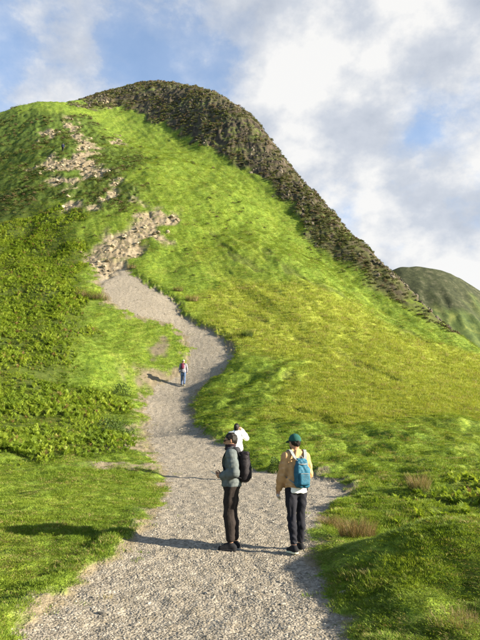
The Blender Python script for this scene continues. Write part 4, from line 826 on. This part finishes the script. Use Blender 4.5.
def people():
    J0 = lambda **k: dict(dict(sh={-1: (-.185, -.01, 1.42), 1: (.185, -.01, 1.42)}, hip={-1: (-.088, 0, .93), 1: (.088, 0, .93)}), **k)
    # the man in the green-grey puffer jacket, standing in profile
    J = J0(el={-1: (-.245, -.075, 1.145), 1: (.245, -.06, 1.15)}, wr={-1: (-.085, .155, 1.085), 1: (.075, .165, 1.10)}, kn={-1: (-.095, .035, .50), 1: (.095, .005, .50)}, an={-1: (-.095, .0, .095), 1: (.10, -.045, .095)},
           hand={-1: ((.55, .83, .10), (.75, -.3, .6)), 1: ((-.55, .83, .12), (-.75, -.3, .6))}, curl={-1: .55, 1: .55}, nod=-6, yaw=6, flip={-1: 1, 1: 1}, chest=(0, .0, 1.28))
    puff = cloth('grey_green_puffer', (.085, .098, .098), rough=.6, var=.25); maroon = cloth('black_maroon_nylon', (.013, .010, .012), rough=.6)
    A = person('man in grey green puffer jacket and dark trousers standing side on with a backpack', 231.5, 546, 84, 1.62, J, dict(trousers=dict(mat=cloth('dark_brown_cotton', (.020, .015, .013)), g=.024, end=.80, flare=.012, fold=.005), shoes=M_BLACK, sole=M_BLACK, jacket=dict(mat=puff, g=.034, hem=.935, quilt=.006, puff=.008, fold=.004, end=.9, neck=1.47), hood=cloth('dark_hood', (.03, .030, .034)), scarf=cloth('dark_scarf', (.028, .016, .020)), beard=True, glasses=True, eyes=False, skin=M_SKIN2))
    backpack(A, 'black backpack on the back of the man in the puffer jacket', maroon, M_BLACK, (0, -.205, 1.225), .135, .075, .225, (.135, 0, 1.495))
    slab_thing(A, 'phone', 'pale phone held in both hands by the man in the puffer jacket', 'phone', (0, .268, 1.125), (.036, .072, .004), Matrix.Rotation(R(28), 3, 'X'), M_WHITE)
    # the walker in the tan jacket, seen from behind
    J = J0(el={-1: (-.225, .03, 1.15), 1: (.215, -.03, 1.15)}, wr={-1: (-.245, .13, .915), 1: (.155, .20, 1.09)}, sh={-1: (-.165, -.01, 1.415), 1: (.165, -.01, 1.415)}, kn={-1: (-.10, -.02, .50), 1: (.10, .075, .50)}, an={-1: (-.105, -.10, .10), 1: (.10, .10, .095)},
           hand={-1: ((-.10, .22, -.97), (.95, .15, -.05)), 1: ((-.25, .93, .1), (-.9, -.3, .1))}, curl={-1: .45, 1: .4}, yaw=14, nod=-4, toe={-1: -.012})
    B = person('walker in tan jacket and green cap seen from behind with a blue rucksack', 297.5, 549, 20, 1.60, J, dict(trousers=dict(mat=cloth('black_slim_trousers', (.013, .013, .018)), g=.012, end=.86, flare=.004, fold=.006), shoes=M_BLACK, sole=M_SOLE, shirt=(M_WHITE, .868), jacket=dict(mat=cloth('tan_cotton', (.42, .245, .115), var=.2), g=.024, hem=.955, fold=.013, end=.95, neck=1.475, puff=.004), cap=cloth('green_cap', (.018, .075, .060), var=.2), skin=M_SKIN2, beard=True))
    teal = cloth('teal_nylon', (.018, .095, .15), rough=.5, var=.35); grey = cloth('grey_webbing', (.20, .215, .22))
    backpack(B, 'small teal blue drawstring rucksack with grey straps worn over the tan jacket', teal, grey, (.01, -.20, 1.175), .118, .075, .225, (.125, 0, 1.50), True, False, True)
    o = worn(B, 'water_bottle', 'small clear plastic bottle in the left hand of the walker in the tan jacket', 'bottle')
    m, nt, b = new_mat('clear_plastic'); b.inputs['Base Color'].default_value = (.85, .87, .88, 1); b.inputs['Roughness'].default_value = .15; b.inputs['Transmission Weight'].default_value = .7; b.inputs['IOR'].default_value = 1.3
    q = Field((-.42, -.02, .68), (-.17, .3, .92), .005); c0 = Vector((-.230, .165, .80)); d = Vector((.35, .5, -.25)).normalized(); q.cone(c0 - d * .07, c0 + d * .06, .026, .026, .01); q.cone(c0 + d * .06, c0 + d * .10, .022, .011, .01); skin_obj('bottle_body', q, m, o)
    q = Field((-.42, -.02, .68), (-.17, .3, .92), .004); q.cone(c0 + d * .105, c0 + d * .118, .013, .013, 0); skin_obj('bottle_cap', q, M_WHITE, o)
    # the photographer in the white jacket, farther up the path
    J = J0(el={-1: (-.27, .16, 1.29), 1: (.30, .13, 1.30)}, wr={-1: (-.085, .27, 1.53), 1: (.13, .22, 1.56)}, kn={-1: (-.09, .02, .50), 1: (.09, .01, .50)}, an={-1: (-.095, -.02, .095), 1: (.095, .0, .095)},
           hand={-1: ((.5, .15, .85), (.6, .7, -.1)), 1: ((-.4, .15, .9), (-.6, .7, -.1))}, curl={-1: .5, 1: .5}, nod=4, yaw=-6)
    C = person('woman in white jacket half hidden behind the puffer jacket man, raising a phone', 236.6, 478, -8, 1.64, J, dict(slim=.9, trousers=dict(mat=M_BLACK, g=.010, end=.92), shoes=M_BLACK, sole=M_SOLE, jacket=dict(mat=M_WHITE, g=.036, hem=.90, quilt=.008, puff=.012, fold=.005), hair_len=.06, bun=True), h=.009)
    slab_thing(C, 'phone', 'dark phone raised by the woman in the white jacket', 'phone', (.02, .30, 1.64), (.072, .036, .004), Matrix.Rotation(R(90), 3, 'X'), M_BLACK)
    # the walker ahead, in jeans
    J = J0(el={-1: (-.25, -.05, 1.15), 1: (.25, .0, 1.15)}, wr={-1: (-.26, -.02, .90), 1: (.25, .10, .90)}, kn={-1: (-.085, .10, .51), 1: (.09, -.02, .49)}, an={-1: (-.09, .14, .10), 1: (.09, -.16, .11)},
           hand={-1: ((0, .15, -.98), (.9, .2, 0)), 1: ((0, .25, -.97), (-.9, .2, 0))}, yaw=0, nod=-4, toe={1: -.03})
    D = person('walker in grey jacket and blue jeans alone on the gravel path ahead', 183, 383, 4, 1.74, J, dict(trousers=dict(mat=cloth('blue_denim', (.075, .11, .19)), g=.016, end=.94), shoes=M_BLACK, sole=M_SOLE, jacket=dict(mat=cloth('lilac_grey_fleece', (.21, .195, .22)), g=.026, hem=.88), cap=cloth('pale_hat', (.42, .34, .28)), hair=cloth('fair_hair', (.22, .14, .08))), h=.012)
    backpack(D, 'small crimson rucksack worn by the walker in blue jeans', cloth('crimson_nylon', (.13, .028, .05)), M_BLACK, (-.04, -.195, 1.30), .10, .07, .18, (.125, 0, 1.50), False, True, False, .014)
    # a hiker high on the scar
    J = J0(el={-1: (-.25, .04, 1.16), 1: (.25, -.04, 1.16)}, wr={-1: (-.25, .15, .94), 1: (.25, .02, .92)}, kn={-1: (-.09, .13, .52), 1: (.09, -.02, .49)}, an={-1: (-.09, .10, .13), 1: (.09, -.16, .10)}, hand={-1: ((0, .3, -.95), (.9, .2, 0)), 1: ((0, .2, -.97), (-.9, .2, 0))})
    person('tiny dark clothed hiker climbing left of the tan scar high on the hill', 62.5, 152, 10, 1.75, J, dict(trousers=dict(mat=M_BLACK, g=.014, end=.94), shoes=M_BLACK, sole=M_BLACK, jacket=dict(mat=cloth('navy_shell', (.02, .025, .05)), g=.026, hem=.88)), h=.02, lod=0)
people()
